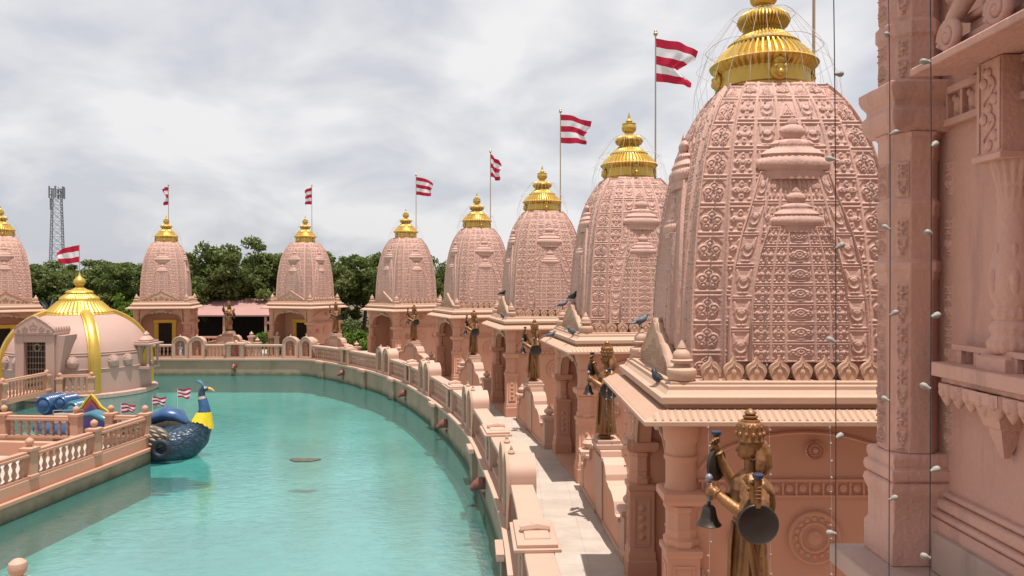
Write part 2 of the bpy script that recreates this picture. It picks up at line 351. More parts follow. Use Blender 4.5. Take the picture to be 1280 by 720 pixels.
class MB:
    def __init__(self): self.V = []; self.F = []
    def add(self, vs, fs, m=None):
        o = len(self.V)
        if m is not None: vs = [m @ Vector(v) for v in vs]
        self.V.extend([tuple(v) for v in vs]); self.F.extend([tuple(i + o for i in f) for f in fs])
        return self
    def box(self, x0, x1, y0, y1, z0, z1, m=None):
        v = [(x0, y0, z0), (x1, y0, z0), (x1, y1, z0), (x0, y1, z0), (x0, y0, z1), (x1, y0, z1), (x1, y1, z1), (x0, y1, z1)]
        f = [(3, 2, 1, 0), (4, 5, 6, 7), (0, 1, 5, 4), (1, 2, 6, 5), (2, 3, 7, 6), (3, 0, 4, 7)]
        return self.add(v, f, m)
    def cbox(self, c, sx, sy, sz, m=None):
        return self.box(c[0] - sx / 2, c[0] + sx / 2, c[1] - sy / 2, c[1] + sy / 2, c[2], c[2] + sz, m)
    def prism(self, poly, t0, t1, axis='y', m=None):
        """2D polygon (a, b) extruded: axis y -> (a, t, b); axis z -> (a, b, t); axis x -> (t, a, b)"""
        n = len(poly)
        def P(a, b, t): return (a, t, b) if axis == 'y' else ((a, b, t) if axis == 'z' else (t, a, b))
        v = [P(a, b, t0) for a, b in poly] + [P(a, b, t1) for a, b in poly]
        f = [tuple(range(n)), tuple(range(2 * n - 1, n - 1, -1))]
        for i in range(n):
            j = (i + 1) % n; f.append((i, i + n, j + n, j))
        return self.add(v, f, m)
    def lathe(self, prof, n=16, m=None, ribs=None, sq=0.0, ph=0.0):
        """prof: (r, z[, amp]) ; ribs: number of flutes; sq>0 squares the section"""
        vs = []; fs = []
        for p in prof:
            r, z = p[0], p[1]; amp = p[2] if len(p) > 2 else 0
            for i in range(n):
                a = 2 * PI * i / n + ph
                rr = r
                if ribs and amp: rr = r * (1 - amp + amp * abs(math.sin(ribs * a / 2)))
                vs.append((rr * math.cos(a), rr * math.sin(a), z))
        k = len(prof)
        for j in range(k - 1):
            for i in range(n):
                i2 = (i + 1) % n
                fs.append((j * n + i, j * n + i2, (j + 1) * n + i2, (j + 1) * n + i))
        if prof[0][0] > 1e-4: fs.append(tuple(range(n - 1, -1, -1)))
        if prof[-1][0] > 1e-4: fs.append(tuple((k - 1) * n + i for i in range(n)))
        return self.add(vs, fs, m)
    def square(self, prof, m=None):
        """square section tower from (half width, z)"""
        return self.lathe([(h * math.sqrt(2), z) for h, z in prof], 4, m, ph=PI / 4)
    def tube(self, pts, rad, n=8, m=None, flat=None):
        pts = [Vector(p) for p in pts]
        if not isinstance(rad, (list, tuple)): rad = [rad] * len(pts)
        vs = []; fs = []; up = None
        for i, p in enumerate(pts):
            d = (pts[min(i + 1, len(pts) - 1)] - pts[max(i - 1, 0)])
            if d.length < 1e-9: d = Vector((0, 0, 1))
            d.normalize()
            if up is None:
                up = Vector((0, 0, 1)) if abs(d.z) < 0.9 else Vector((0, 1, 0))
            s = d.cross(up); s.normalize(); up = s.cross(d); up.normalize()
            for k in range(n):
                a = 2 * PI * k / n
                vs.append(p + (s * math.cos(a) + up * math.sin(a) * (flat if flat else 1)) * rad[i])
        for j in range(len(pts) - 1):
            for k in range(n):
                k2 = (k + 1) % n
                fs.append((j * n + k, j * n + k2, (j + 1) * n + k2, (j + 1) * n + k))
        fs.append(tuple(range(n - 1, -1, -1))); fs.append(tuple((len(pts) - 1) * n + k for k in range(n)))
        return self.add(vs, fs, m)
    def ball(self, c, rx, ry=None, rz=None, n=12, k=8, m=None):
        ry = ry or rx; rz = rz or rx
        prof = [(math.sin(PI * j / k), -math.cos(PI * j / k)) for j in range(k + 1)]
        prof[0] = (1e-5, -1); prof[-1] = (1e-5, 1)
        mm = Matrix.Translation(c) @ Matrix.Diagonal((rx, ry, rz, 1))
        return self.lathe(prof, n, (m @ mm) if m is not None else mm)
    def torus(self, c, R0, r, n=20, k=8, rot=None):
        vs = []; fs = []
        mm = Matrix.Translation(c) @ (rot.to_4x4() if rot is not None else Matrix.Identity(4))
        for i in range(n):
            a = 2 * PI * i / n
            for j in range(k):
                b = 2 * PI * j / k
                vs.append(((R0 + r * math.cos(b)) * math.cos(a), (R0 + r * math.cos(b)) * math.sin(a), r * math.sin(b)))
        for i in range(n):
            for j in range(k):
                i2 = (i + 1) % n; j2 = (j + 1) % k
                fs.append((i * k + j, i2 * k + j, i2 * k + j2, i * k + j2))
        return self.add(vs, fs, mm)
    def grid(self, fn, nu, nv, closed_u=False):
        vs = [fn(i / nu, j / nv) for j in range(nv + 1) for i in range(nu + 1)]
        fs = [(j * (nu + 1) + i, j * (nu + 1) + i + 1, (j + 1) * (nu + 1) + i + 1, (j + 1) * (nu + 1) + i) for j in range(nv) for i in range(nu)]
        return self.add(vs, fs)
    def mesh(self, name, mat, smooth=35, normals=True):
        me = bpy.data.meshes.new(name)
        me.from_pydata(self.V, [], self.F)
        if normals:
            bm = bmesh.new(); bm.from_mesh(me); bmesh.ops.recalc_face_normals(bm, faces=bm.faces); bm.to_mesh(me); bm.free()
        if mat is not None: me.materials.append(mat)
        if smooth:
            me.polygons.foreach_set('use_smooth', [True] * len(me.polygons))
            me.set_sharp_from_angle(angle=R(smooth))
        me.update()
        return me
    def build(self, name, mat, parent=None, smooth=35, bevel=0.0, loc=None, rz=0.0, normals=True):
        return link(name, self.mesh(name, mat, smooth, normals), parent, bevel, loc, rz)

def link(name, me, parent=None, bevel=0.0, loc=None, rz=0.0):
    o = bpy.data.objects.new(name, me); COL.objects.link(o)
    if parent is not None: o.parent = parent
    if loc is not None: o.location = loc
    if rz: o.rotation_euler = (0, 0, rz)
    if bevel:
        b = o.modifiers.new("bevel", 'BEVEL'); b.width = bevel; b.segments = 2; b.limit_method = 'ANGLE'; b.angle_limit = R(40)
        b.harden_normals = False
    return o

def tag(o, label=None, cat=None, group=None, kind=None):
    if label: o['label'] = label
    if cat: o['category'] = cat
    if group: o['group'] = group
    if kind: o['kind'] = kind
    return o

def thing(name, label, cat, loc=(0, 0, 0), rz=0.0, group=None):
    o = bpy.data.objects.new(name, None); COL.objects.link(o)
    o.location = loc; o.rotation_euler = (0, 0, rz); o.empty_display_size = 0.2
    return tag(o, label, cat, group)

def copy_tree(o, parent=None):
    c = o.copy(); COL.objects.link(c)
    if parent is not None: c.parent = parent
    for ch in list(o.children): copy_tree(ch, c)
    return c

def struct(name, mb, mat, smooth=35, bevel=0.0):
    return tag(mb.build(name, mat, None, smooth, bevel), kind='structure')

def grid_mesh(name, P, mat, smooth=True):
    """P: (nv, nu, 3) array"""
    nv, nu = P.shape[:2]
    me = bpy.data.meshes.new(name)
    idx = np.arange(nv * nu).reshape(nv, nu)
    q = np.stack([idx[:-1, :-1], idx[:-1, 1:], idx[1:, 1:], idx[1:, :-1]], -1).reshape(-1, 4)
    me.vertices.add(nv * nu); me.vertices.foreach_set('co', P.reshape(-1).astype(np.float32))
    me.loops.add(q.size); me.loops.foreach_set('vertex_index', q.reshape(-1).astype(np.int32))
    me.polygons.add(len(q)); me.polygons.foreach_set('loop_start', np.arange(0, q.size, 4, dtype=np.int32))
    me.update(calc_edges=True)
    me.polygons.foreach_set('use_smooth', np.full(len(q), smooth))
    me.materials.append(mat)
    return me

def join_meshes(name, parts, mat, smooth=True):
    """parts: list of (verts Nx3 array, quads Mx4 array)"""
    off = 0; Vs = []; Qs = []
    for v, q in parts:
        Vs.append(v); Qs.append(q + off); off += len(v)
    V = np.concatenate(Vs); Q = np.concatenate(Qs)
    me = bpy.data.meshes.new(name)
    me.vertices.add(len(V)); me.vertices.foreach_set('co', V.reshape(-1).astype(np.float32))
    me.loops.add(Q.size); me.loops.foreach_set('vertex_index', Q.reshape(-1).astype(np.int32))
    me.polygons.add(len(Q)); me.polygons.foreach_set('loop_start', np.arange(0, Q.size, 4, dtype=np.int32))
    me.update(calc_edges=True)
    me.polygons.foreach_set('use_smooth', np.full(len(Q), smooth))
    me.materials.append(mat)
    return me

def remeshed(name, mb, voxel, mat, smooth_iter=4, dec=None):
    """one continuous surface out of overlapping pieces"""
    me = mb.mesh(name + "_raw", mat, 0)
    o = bpy.data.objects.new(name + "_raw", me); COL.objects.link(o)
    r = o.modifiers.new("r", 'REMESH'); r.mode = 'VOXEL'; r.voxel_size = voxel; r.use_smooth_shade = True
    s = o.modifiers.new("s", 'SMOOTH'); s.iterations = smooth_iter; s.factor = 0.5
    if dec:
        d = o.modifiers.new("d", 'DECIMATE'); d.ratio = dec
    dg = bpy.context.evaluated_depsgraph_get()
    out = bpy.data.meshes.new_from_object(o.evaluated_get(dg), depsgraph=dg)
    out.name = name
    bpy.data.objects.remove(o); bpy.data.meshes.remove(me)
    if not out.materials: out.materials.append(mat)
    out.polygons.foreach_set('use_smooth', [True] * len(out.polygons))
    return out
# ------------------------------------------------------------------ the ring: shrines and pool edge
SHR = [  # centre X, Y, facing (deg from -Y towards +X)
    (3.30, 10.1, -90), (2.83, 18.6, -83), (1.06, 27.0, -79), (-1.61, 35.2, -69),
    (-5.90, 42.7, -52), (-12.70, 47.2, -22), (-21.10, 46.9, 13), (-27.30, 41.0, 42)]
WZ = -0.96         # water level; walkway is 0
FLOOR_Z = -1.95    # pool floor

ctrl = [(0.10, 8.85), (0.02, 10.4), (-0.22, 14.5), (-0.72, 18.5), (-1.35, 22.5), (-2.35, 26.5), (-3.6, 30.5), (-5.0, 34.2), (-6.7, 37.6),
        (-8.6, 40.4), (-10.4, 42.7), (-11.8, 44.05), (-13.4, 44.35), (-20.4, 44.35), (-22.4, 43.5), (-25.0, 39.5), (-27.5, 35.8), (-30.3, 30), (-31.5, 24), (-31.5, 14), (-31.2, 8.85)]
def catmull(P, step=0.25):
    out = []
    for i in range(len(P) - 1):
        p0 = np.array(P[max(i - 1, 0)], float); p1 = np.array(P[i], float); p2 = np.array(P[i + 1], float); p3 = np.array(P[min(i + 2, len(P) - 1)], float)
        n = max(2, int(np.linalg.norm(p2 - p1) / step))
        for k in range(n):
            t = k / n
            out.append(0.5 * ((2 * p1) + (-p0 + p2) * t + (2 * p0 - 5 * p1 + 4 * p2 - p3) * t * t + (-p0 + 3 * p1 - 3 * p2 + p3) * t ** 3))
    out.append(np.array(P[-1], float))
    return np.array(out)
EDGE = catmull(ctrl)                      # pool side edge of the coping
ds = np.concatenate([[0], np.cumsum(np.linalg.norm(np.diff(EDGE, axis=0), axis=1))])
TAN = np.gradient(EDGE, axis=0); TAN /= np.linalg.norm(TAN, axis=1)[:, None]
for _ in range(6):
    TAN[1:-1] = (TAN[:-2] + TAN[1:-1] * 2 + TAN[2:]) / 4
TAN /= np.linalg.norm(TAN, axis=1)[:, None]
OUT = np.stack([TAN[:, 1], -TAN[:, 0]], 1)   # away from the pool
def ring(s, off=0.0):
    """point at arc length s, moved off metres away from the pool; also heading of the face looking at the pool"""
    x = np.interp(s, ds, EDGE[:, 0]); y = np.interp(s, ds, EDGE[:, 1])
    ox = np.interp(s, ds, OUT[:, 0]); oy = np.interp(s, ds, OUT[:, 1])
    L = math.hypot(ox, oy); ox /= L; oy /= L
    return x + ox * off, y + oy * off, math.atan2(-ox, oy)     # rz so that local -y looks at the pool
def s_at_px(px, off=0.3, lo=0.0, hi=75.0):
    ss = np.linspace(lo, hi, 3000)
    xs = np.array([640 + F * ring(s, off)[0] / ring(s, off)[1] for s in ss])
    return float(ss[np.argmin(np.abs(xs - px))])

# closed loop of the pool with the near quay
near = [(x, 8.85) for x in np.linspace(-31.2, 0.1, 60)][1:-1]
LOOP = [tuple(p) for p in EDGE] + near
cen = np.array([-15.0, 26.0])
def off_loop(d):
    """loop pushed outwards by d"""
    P = np.array(LOOP); n = len(P)
    t = np.roll(P, -1, 0) - np.roll(P, 1, 0); t /= np.linalg.norm(t, axis=1)[:, None]
    for _ in range(8): t = (np.roll(t, 1, 0) + 2 * t + np.roll(t, -1, 0)); t /= np.linalg.norm(t, axis=1)[:, None]
    o = np.stack([t[:, 1], -t[:, 0]], 1)
    return P + o * d
def strip(mb, A, B, za, zb):
    n = len(A); o = len(mb.V)
    mb.V += [(p[0], p[1], za) for p in A] + [(p[0], p[1], zb) for p in B]
    for i in range(n):
        j = (i + 1) % n; mb.F.append((o + i, o + n + i, o + n + j, o + j))
L0 = off_loop(0.0)
w = MB(); strip(w, off_loop(0.30), off_loop(8.0), 0.0, 0.0)
tag(w.build('walkway', M['floor'], None, 0), kind='structure')
far = np.array([cen + (p - cen) / np.linalg.norm(p - cen) * 2500 for p in L0])
w = MB(); A = off_loop(8.0); B = np.array([cen + (p - cen) / np.linalg.norm(p - cen) * 120 for p in L0])
strip(w, A, A, 0.0, -0.25); strip(w, A, B, -0.25, -0.5); strip(w, B, far, -0.5, -1.5)
tag(w.build('ground', M['ground'], None, 0), kind='structure')
w = MB(); w.add([(-33, 7.5, FLOOR_Z), (2, 7.5, FLOOR_Z), (2, 46, FLOOR_Z), (-33, 46, FLOOR_Z)], [(0, 1, 2, 3)])
tag(w.build('pool_floor', M['pool_floor'], None, 0), kind='structure')
w = MB(); P = off_loop(0.07)
w.V = [(p[0], p[1], WZ) for p in P]; w.F = [tuple(range(len(P)))]
tag(w.build('water', M['water'], None, 0), kind='structure')

# pool wall with coping and piers
pw = thing('pool_wall', 'stained olive brown retaining wall around the turquoise pool under a pale coping', 'wall')
w = MB(); strip(w, off_loop(0.06), off_loop(0.06), -0.06, FLOOR_Z - 0.1)
w.build('wall_face', M['poolwall'], pw, 30)
w = MB()
c0, c1, c2 = off_loop(-0.03), off_loop(0.02), off_loop(0.62)
strip(w, c1, c0, -0.10, -0.05); strip(w, c0, c0, -0.05, 0.02); strip(w, c0, c2, 0.02, 0.02); strip(w, c2, c2, 0.02, -0.05)
strip(w, c1, off_loop(0.10), -0.10, -0.10)
w.build('coping', M['parapet'], pw, 40)

def at_ring(mb_fn, s, off):
    x, y, rz = ring(s, off); return T(x, y, 0, rz)

# places along the ring read off the photograph (pixel columns)
PED = [s_at_px(p) for p in (622, 606, 556, 503, 432, 295)]
ARC = [s_at_px(p) for p in (643, 600, 541, 483, 375, 237)]
PED[0] = 1.9; PED[1] = 9.6; PED[2] = 17.6; PED[3] = 25.2; PED[4] = 34.0
ARC[0] = 5.7; ARC[1] = 14.0; ARC[2] = 22.0; ARC[3] = 29.0
PIERS = [3.9, 11.8, 19.6, 27.2, 31.4, 36.6]
for s in PIERS:
    w = MB(); m = at_ring(None, s, 0.06)
    w.box(-0.28, 0.28, -0.15, 0.05, FLOOR_Z, -0.11, m)
    p = w.build('pier', M['poolwall'], pw)
    w = MB(); w.box(-0.36, 0.36, -0.24, -0.10, -0.105, 0.024, m)
    w.build('pier_cap', M['parapet'], p, bevel=0.01)

# ------------------------------------------------------------------ carved relief as height fields
def ss(a, b, x):
    t = np.clip((x - a) / (b - a), 0, 1); return t * t * (3 - 2 * t)
def ringh(p, q, cx, cy, r, t):
    d = np.abs(np.hypot(p - cx, q - cy) - r); return np.sqrt(np.clip(1 - (d / t) ** 2, 0, 1))
def disc(p, q, cx, cy, r, sx=1, sy=1):
    d = np.hypot((p - cx) / sx, (q - cy) / sy) / r; return np.sqrt(np.clip(1 - d ** 2, 0, 1))
def seg(p, q, ax, ay, bx, by, t):
    dx, dy = bx - ax, by - ay; u = np.clip(((p - ax) * dx + (q - ay) * dy) / (dx * dx + dy * dy), 0, 1)
    d = np.hypot(p - ax - u * dx, q - ay - u * dy); return np.sqrt(np.clip(1 - (d / t) ** 2, 0, 1))
def motif(kind, p, q):
    """flat topped carved plaques with cut-in detail"""
    def D(cx, cy, r, sx=1, sy=1): return (np.hypot((p - cx) / sx, (q - cy) / sy) - r) * min(sx, sy)
    def C(ax, ay, bx, by, r):
        dx, dy = bx - ax, by - ay; u = np.clip(((p - ax) * dx + (q - ay) * dy) / (dx * dx + dy * dy), 0, 1)
        return np.hypot(p - ax - u * dx, q - ay - u * dy) - r * (1 - .55 * u)
    def G(sd, w): return 1 - ss(w * .4, w, np.abs(sd))           # groove along a line
    mn = np.minimum.reduce
    if kind == 0:      # cloud scroll
        sd = mn([D(0, .40, .42), D(-.46, -.02, .42), D(.46, -.02, .42), D(-.36, -.50, .36), D(.36, -.50, .36), C(0, .75, 0, 1.0, .14)])
        cut = np.maximum.reduce([G(D(0, .44, .20), .08), G(D(-.48, -.02, .22), .08), G(D(.48, -.02, .22), .08), 1 - ss(0, .06, D(0, .02, .09)), G(D(-.36, -.55, .17), .07), G(D(.36, -.55, .17), .07), (1 - ss(.03, .08, np.abs(p))) * (q < -.2)])
        cor = (np.abs(p) + q > 1.42) * 1.0
        return np.maximum(ss(0, .10, -sd) * (1 - .65 * cut), .5 * cor)
    if kind == 1:      # horned face
        sd = mn([D(0, -.14, .62, 1.16, .95), C(-.50, .10, -.74, .84, .30), C(.50, .10, .74, .84, .30), C(-.55, -.84, .55, -.84, .13) if False else D(0, -.86, .14, 4.6, 1)])
        cut = np.maximum.reduce([1 - ss(-.02, .06, np.maximum(D(0, -.12, .40, 1.1, .8), -D(0, .16, .34, 1.2, .8))), G(D(0, -.14, .50, 1.16, .95), .05), (1 - ss(.03, .08, np.abs(p))) * (q < -.7)])
        return ss(0, .10, -sd) * (1 - .7 * cut)
    if kind == 2:      # four petals
        th = np.arctan2(q, p); r = np.hypot(p, q)
        sd = np.minimum(r - (.62 + .26 * np.cos(4 * th)), D(0, 0, .30))
        sd = np.minimum(sd, mn([D(.74, .74, .18), D(-.74, .74, .18), D(.74, -.74, .18), D(-.74, -.74, .18)]))
        cut = np.maximum(G(r - .24, .08), G(r - (.40 + .18 * np.cos(4 * th)), .06))
        return ss(0, .10, -sd) * (1 - .6 * cut)
    if kind == 3:      # wide blossom
        sd = mn([D(0, .05, .62, .9, 1), D(-.60, -.05, .40), D(.60, -.05, .40), D(0, -.78, .12, 5.5, 1), D(-.82, .72, .16), D(.82, .72, .16)])
        cut = np.maximum.reduce([G(D(-.60, -.05, .2), .08), G(D(.60, -.05, .2), .08), G(D(0, .05, .36), .08), 1 - ss(0, .06, D(0, .08, .10))])
        return ss(0, .10, -sd) * (1 - .6 * cut)
    sd = np.maximum(np.abs(p) * 1.1 + q * .62 - .52, -.84 - q)      # 4 pointed leaf
    cut = np.maximum(G(sd + .26, .09), G(D(0, -.40, .16), .06))
    return ss(0, .12, -sd) * (1 - .7 * cut)

PROF = np.array([(3.30, 1.20), (3.6, 1.20), (4.2, 1.18), (4.8, 1.14), (5.3, 1.09), (5.75, 1.02), (6.1, .94), (6.4, .84), (6.62, .735), (6.80, .62), (6.86, .57)])
_zz = np.linspace(3.30, 6.86, 700)
# smooth the profile by fitting a low polynomial to it
_c = np.polyfit(PROF[:, 0] - 5, PROF[:, 1], 6); _hh = np.polyval(_c, _zz - 5)
_arc = np.concatenate([[0], np.cumsum(np.hypot(np.diff(_zz), np.diff(_hh)))])
ARC_L = _arc[-1]
def prof_s(s): return np.interp(s, _arc, _hh), np.interp(s, _arc, _zz)
def s_of_z(z): return np.interp(z, _zz, _arc)
def prof_n(s):
    e = 0.02; h0, z0 = prof_s(s - e); h1, z1 = prof_s(s + e)
    dh, dz = h1 - h0, z1 - z0; L = np.hypot(dh, dz) + 1e-9
    return dz / L, -dh / L        # outward, upward components

def panels(u, v, cols, rows, kinds, frame_u, frame_v, hf, hm, asp):
    """u, v arrays; cols / rows: sorted boundaries; kinds(ci, ri); returns relief height"""
    h = np.zeros_like(u)
    ci = np.clip(np.searchsorted(cols, u, 'right') - 1, 0, len(cols) - 2)
    ri = np.clip(np.searchsorted(rows, v, 'right') - 1, 0, len(rows) - 2)
    cols = np.array(cols); rows = np.array(rows)
    du = np.minimum(u - cols[ci], cols[ci + 1] - u); dv = np.minimum(v - rows[ri], rows[ri + 1] - v)
    fu, fv = du / frame_u, dv / frame_v
    d = np.minimum(fu, fv)
    h = hf * np.maximum(1 - ss(.82, 1.0, fu), (1 - ss(.85, 1.0, fv)) * ss(.16, .36, fv))      # flat stiles, double rails
    p = (u - cols[ci]) / (cols[ci + 1] - cols[ci]) * 2 - 1; q = (v - rows[ri]) / (rows[ri + 1] - rows[ri]) * 2 - 1
    cw = (cols[ci + 1] - cols[ci]) * asp; rh = rows[ri + 1] - rows[ri]
    p = p * 1.16; q = q * 1.20
    for k in range(5):
        sel = kinds(ci, ri) == k
        if sel.any(): h[sel] = np.maximum(h[sel], hm * motif(k, p[sel], q[sel]) * (d[sel] > .9))
    return h

def spire_mesh():
    NU, NV = 270, 400
    u = np.linspace(-1, 1, NU); s = np.linspace(0, ARC_L, NV)
    U, S = np.meshgrid(u, s)
    n = 10
    rows = [0.0] + list(np.linspace(0.30, ARC_L - 0.28, n)) + [ARC_L - 0.02]
    cols = [-1, -.70, -.43, -.14, .14, .43, .70, 1]
    last = len(rows) - 2
    def kinds(ci, ri):
        k = np.where((ci == 0) | (ci == 6), 0, np.where((ci == 1) | (ci == 5), 2, np.where(ci == 3, 4, 1)))
        return np.where(ri == last, np.where(ci % 2 == 0, 4, 3), k)
    H = panels(U, S, cols, rows, kinds, .025, .040, .016, .021, 1.1)
    H = np.where(np.abs(U) > .985, .032, H)
    H += .045 * (1 - ss(.685, .715, np.abs(U)))           # middle bay stands forward
    h, z = prof_s(S); nr, nz = prof_n(S)
    hw = h + .032 * nr
    P = np.stack([U * hw, -(h + H * nr), z + H * nz], -1)
    parts = []
    idx = np.arange(NU * NV).reshape(NV, NU)
    q = np.stack([idx[:-1, :-1], idx[:-1, 1:], idx[1:, 1:], idx[1:, :-1]], -1).reshape(-1, 4)
    for k in range(4):
        a = k * PI / 2; c, sn = math.cos(a), math.sin(a)
        v = P.reshape(-1, 3); parts.append((np.stack([v[:, 0] * c - v[:, 1] * sn, v[:, 0] * sn + v[:, 1] * c, v[:, 2]], -1), q))
    t = prof_s(ARC_L)[0] + .03
    zt = 6.862
    parts.append((np.array([(-t, -t, zt), (t, -t, zt), (t, t, zt), (-t, t, zt)], float), np.array([[0, 1, 2, 3]])))
    return join_meshes('spire', parts, M['spire'])

def turret_mesh(z0, z1, wpts, off, ncol, nrow, kinds, NU, NV):
    NU = int(NU * 1.25); NV = int(NV * 1.25)
    s = np.linspace(s_of_z(z0), s_of_z(z1), NV); u = np.linspace(-1, 1, NU)
    U, S = np.meshgrid(u, s); h, z = prof_s(S); nr, nz = prof_n(S)
    wz = np.array(wpts); tw = np.interp(z, wz[:, 0], wz[:, 1])
    rows = list(np.linspace(s[0], s[-1], nrow + 1))
    H = panels(U, S, ncol, rows, kinds, .032, .024, .011, .015, .7)
    H = np.where(np.abs(U) > .975, .024, H)
    D = off + H
    D[:, 0] = -.01; D[:, -1] = -.01; D[-1, :] = -.01
    P = np.stack([U * tw, -(h + D * nr), z + D * nz], -1)
    return grid_mesh('niche_turret', P, M['spire'])

def shrine_prototype():
    root = thing('temple_shrine', 'x', 'shrine', (0, 0, 0), 0, 'carved pink shrines around the pool')
    # --- body
    w = MB()
    w.box(-1.42, -1.27, -1.25, 1.5, 0, 2.9); w.box(1.27, 1.42, -1.25, 1.5, 0, 2.9)
    w.box(-1.268, 1.268, 1.35, 1.5, 0, 2.9); w.box(-1.268, 1.268, -.35, -.2, 0, 2.9)
    w.box(-1.266, 1.266, -1.25, 1.34, 2.83, 2.895)
    w.box(-1.30, 1.30, -1.60, -.36, 0.004, .05)
    body = w.build('body', M['body'], root, bevel=0.006)
    # carved band and medallions on both flanks
    for sx in (-1, 1):
        w = MB(); x0, x1 = (1.421, 1.445) if sx > 0 else (-1.445, -1.421)
        w.box(x0, x1, -1.2, 1.2, 2.16, 2.19); w.box(x0, x1, -1.2, 1.2, 1.98, 2.01)
        y = -1.16
        while y < 1.16:
            w.box(x0, x1 + (.0 if sx > 0 else 0), y, y + .02, 2.012, 2.158)
            w.lathe([(.045, 0), (.045, .012), (.02, .02)], 8, Matrix.Translation(((1.421 if sx > 0 else -1.421), y + .086, 2.085)) @ Matrix.Rotation(PI / 2 * sx, 4, 'Y'))
            y += .152
        w.build('carved_band', M['body'], body)
        for (yy, zz, r) in ((0.12, 1.53, .30), (-.72, 1.53, .14), (.95, 1.53, .14), (0.12, 2.52, .11)):
            w = MB(); m = Matrix.Translation(((1.42 if sx > 0 else -1.42), yy, zz)) @ Matrix.Rotation(PI / 2 * sx, 4, 'Y')
            w.lathe([(r, 0), (r, .035), (r * .93, .045), (r * .88, .03), (r * .80, .022), (r * .62, .022), (r * .58, .04), (r * .5, .04), (r * .46, .022), (r * .3, .022), (r * .26, .05), (.001, .06)], 32, m)
            for k in range(16):
                a = 2 * PI * k / 16
                w.ball((r * .71 * math.cos(a), r * .71 * math.sin(a), .022), r * .11, r * .11, .02, 8, 4, m)
            w.build('medallion', M['body'], body)
        # blind arch line above the band
        w = MB(); pts = [(1.43 * sx, -1.18 + 2.36 * t, 2.30 + .42 * math.sin(PI * t) ** .6) for t in np.linspace(0, 1, 24)]
        w.tube(pts, .022, 6); w.build('blind_arch', M['body'], body)
    # --- pillars
    w = MB()
    w.square([(.215, 0), (.215, .30), (.20, .32), (.20, .42), (.18, .45), (.18, 1.33), (.205, 1.36), (.205, 1.42), (.17, 1.44)])
    w.lathe([(.19, 1.44), (.20, 1.47), (.205, 1.52), (.175, 1.55), (.175, 1.62), (.19, 1.64), (.175, 1.66), (.175, 1.84), (.20, 1.86), (.20, 1.90), (.18, 1.92)], 8, None, ph=PI / 8)
    w.square([(.19, 1.92), (.235, 1.98), (.235, 2.06), (.20, 2.08)])
    w.lathe([(.19, 2.08), (.185, 2.12), (.175, 2.14), (.175, 2.40), (.195, 2.42), (.195, 2.46), (.175, 2.48), (.175, 2.60), (.20, 2.64), (.215, 2.86)], 12)
    for a in range(4):     # sunk panels edged on the shaft
        m = Matrix.Rotation(a * PI / 2, 4, 'Z')
        w.box(-.12, .12, -.192, -.18, .52, .55, m); w.box(-.12, .12, -.192, -.18, 1.22, 1.25, m)
        w.box(-.12, -.095, -.192, -.18, .552, 1.218, m); w.box(.095, .12, -.192, -.18, .552, 1.218, m)
        for zz in (.66, .80, .94, 1.08): w.ball((0, -.18, zz), .055, .02, .055, 8, 4, m)
    pm = w.mesh('pillar', M['body'], 35)
    for (x, y) in ((-1.38, -1.38), (1.38, -1.38), (-1.38, 1.38), (1.38, 1.38)):
        link('pillar', pm, root, 0.006, (x, y, 0))
    # --- cusped arch between front pillars (and its bracket drops)
    def cusp(t):           # t 0..1 left to right, 7 cusps
        a = PI * (1 - t)
        r = 1 + 0.055 * abs(math.sin(7 * a / 1.0))
        x = 1.17 * math.cos(a) / max(1, .97); z = 2.06 + .62 * (math.sin(a) ** .8 if math.sin(a) > 0 else 0)
        return x * (1 - 0.04 * abs(math.sin(7 * a))), z + .05 * abs(math.sin(7 * a))
    low = [cusp(t) for t in np.linspace(0, 1, 57)]
    w = MB()
    for i in range(56):
        (xa, za), (xb, zb) = low[i], low[i + 1]
        w.prism([(xa, za), (xb, zb), (xb, 2.84), (xa, 2.84)], -1.46, -1.26, 'y')
    arch = w.build('arch', M['body'], root, 30)
    w = MB(); w.tube([(x, -1.47, z) for x, z in low], .028, 6); w.build('arch_moulding', M['trim'], arch)
    w = MB(); w.lathe([(.05, 0), (.17, .03), (.20, .08), (.12, .10), (.1, .14), (.03, .16)], 12, Matrix.Translation((0, -1.47, 2.76)) @ Matrix.Rotation(PI / 2, 4, 'X') @ Matrix.Diagonal((1.3, .6, .5, 1)))
    for k in range(5):
        a = (k - 2) * .28; w.ball((a * .9, -1.49, 2.72 - abs(k - 2) * .04), .10, .04, .075, 8, 6)
    w.build('arch_crest', M['trim'], arch)
    # --- door
    w = MB()
    w.box(-.62, -.44, -.42, -.352, .05, 1.98); w.box(.44, .62, -.42, -.352, .05, 1.98); w.box(-.66, .66, -.44, -.353, 1.982, 2.18)
    w.box(-.44, -.38, -.395, -.354, .05, 1.978); w.box(.38, .44, -.395, -.354, .05, 1.978)
    fr = w.build('door_frame', M['door_gold'], root, bevel=0.008)
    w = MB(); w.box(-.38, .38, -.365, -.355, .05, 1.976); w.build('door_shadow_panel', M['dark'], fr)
    w = MB()
    for k in range(9): w.tube([(-.36 + .09 * k, -.385, .06), (-.36 + .09 * k, -.385, 1.96)], .009, 6)
    for k in range(10): w.tube([(-.375, -.388, .12 + .2 * k), (.375, -.388, .12 + .2 * k)], .008, 6)
    w.build('door_grille', M['grille'], fr)
    # --- eave and cornice, square rings stacked on one another
    w = MB()
    w.square([(1.60, 2.86), (1.86, 2.865), (1.88, 2.875), (1.88, 2.915), (1.86, 2.92), (1.70, 3.005), (1.62, 3.01)])
    n = 44                                          # ribbed tiles on the slope
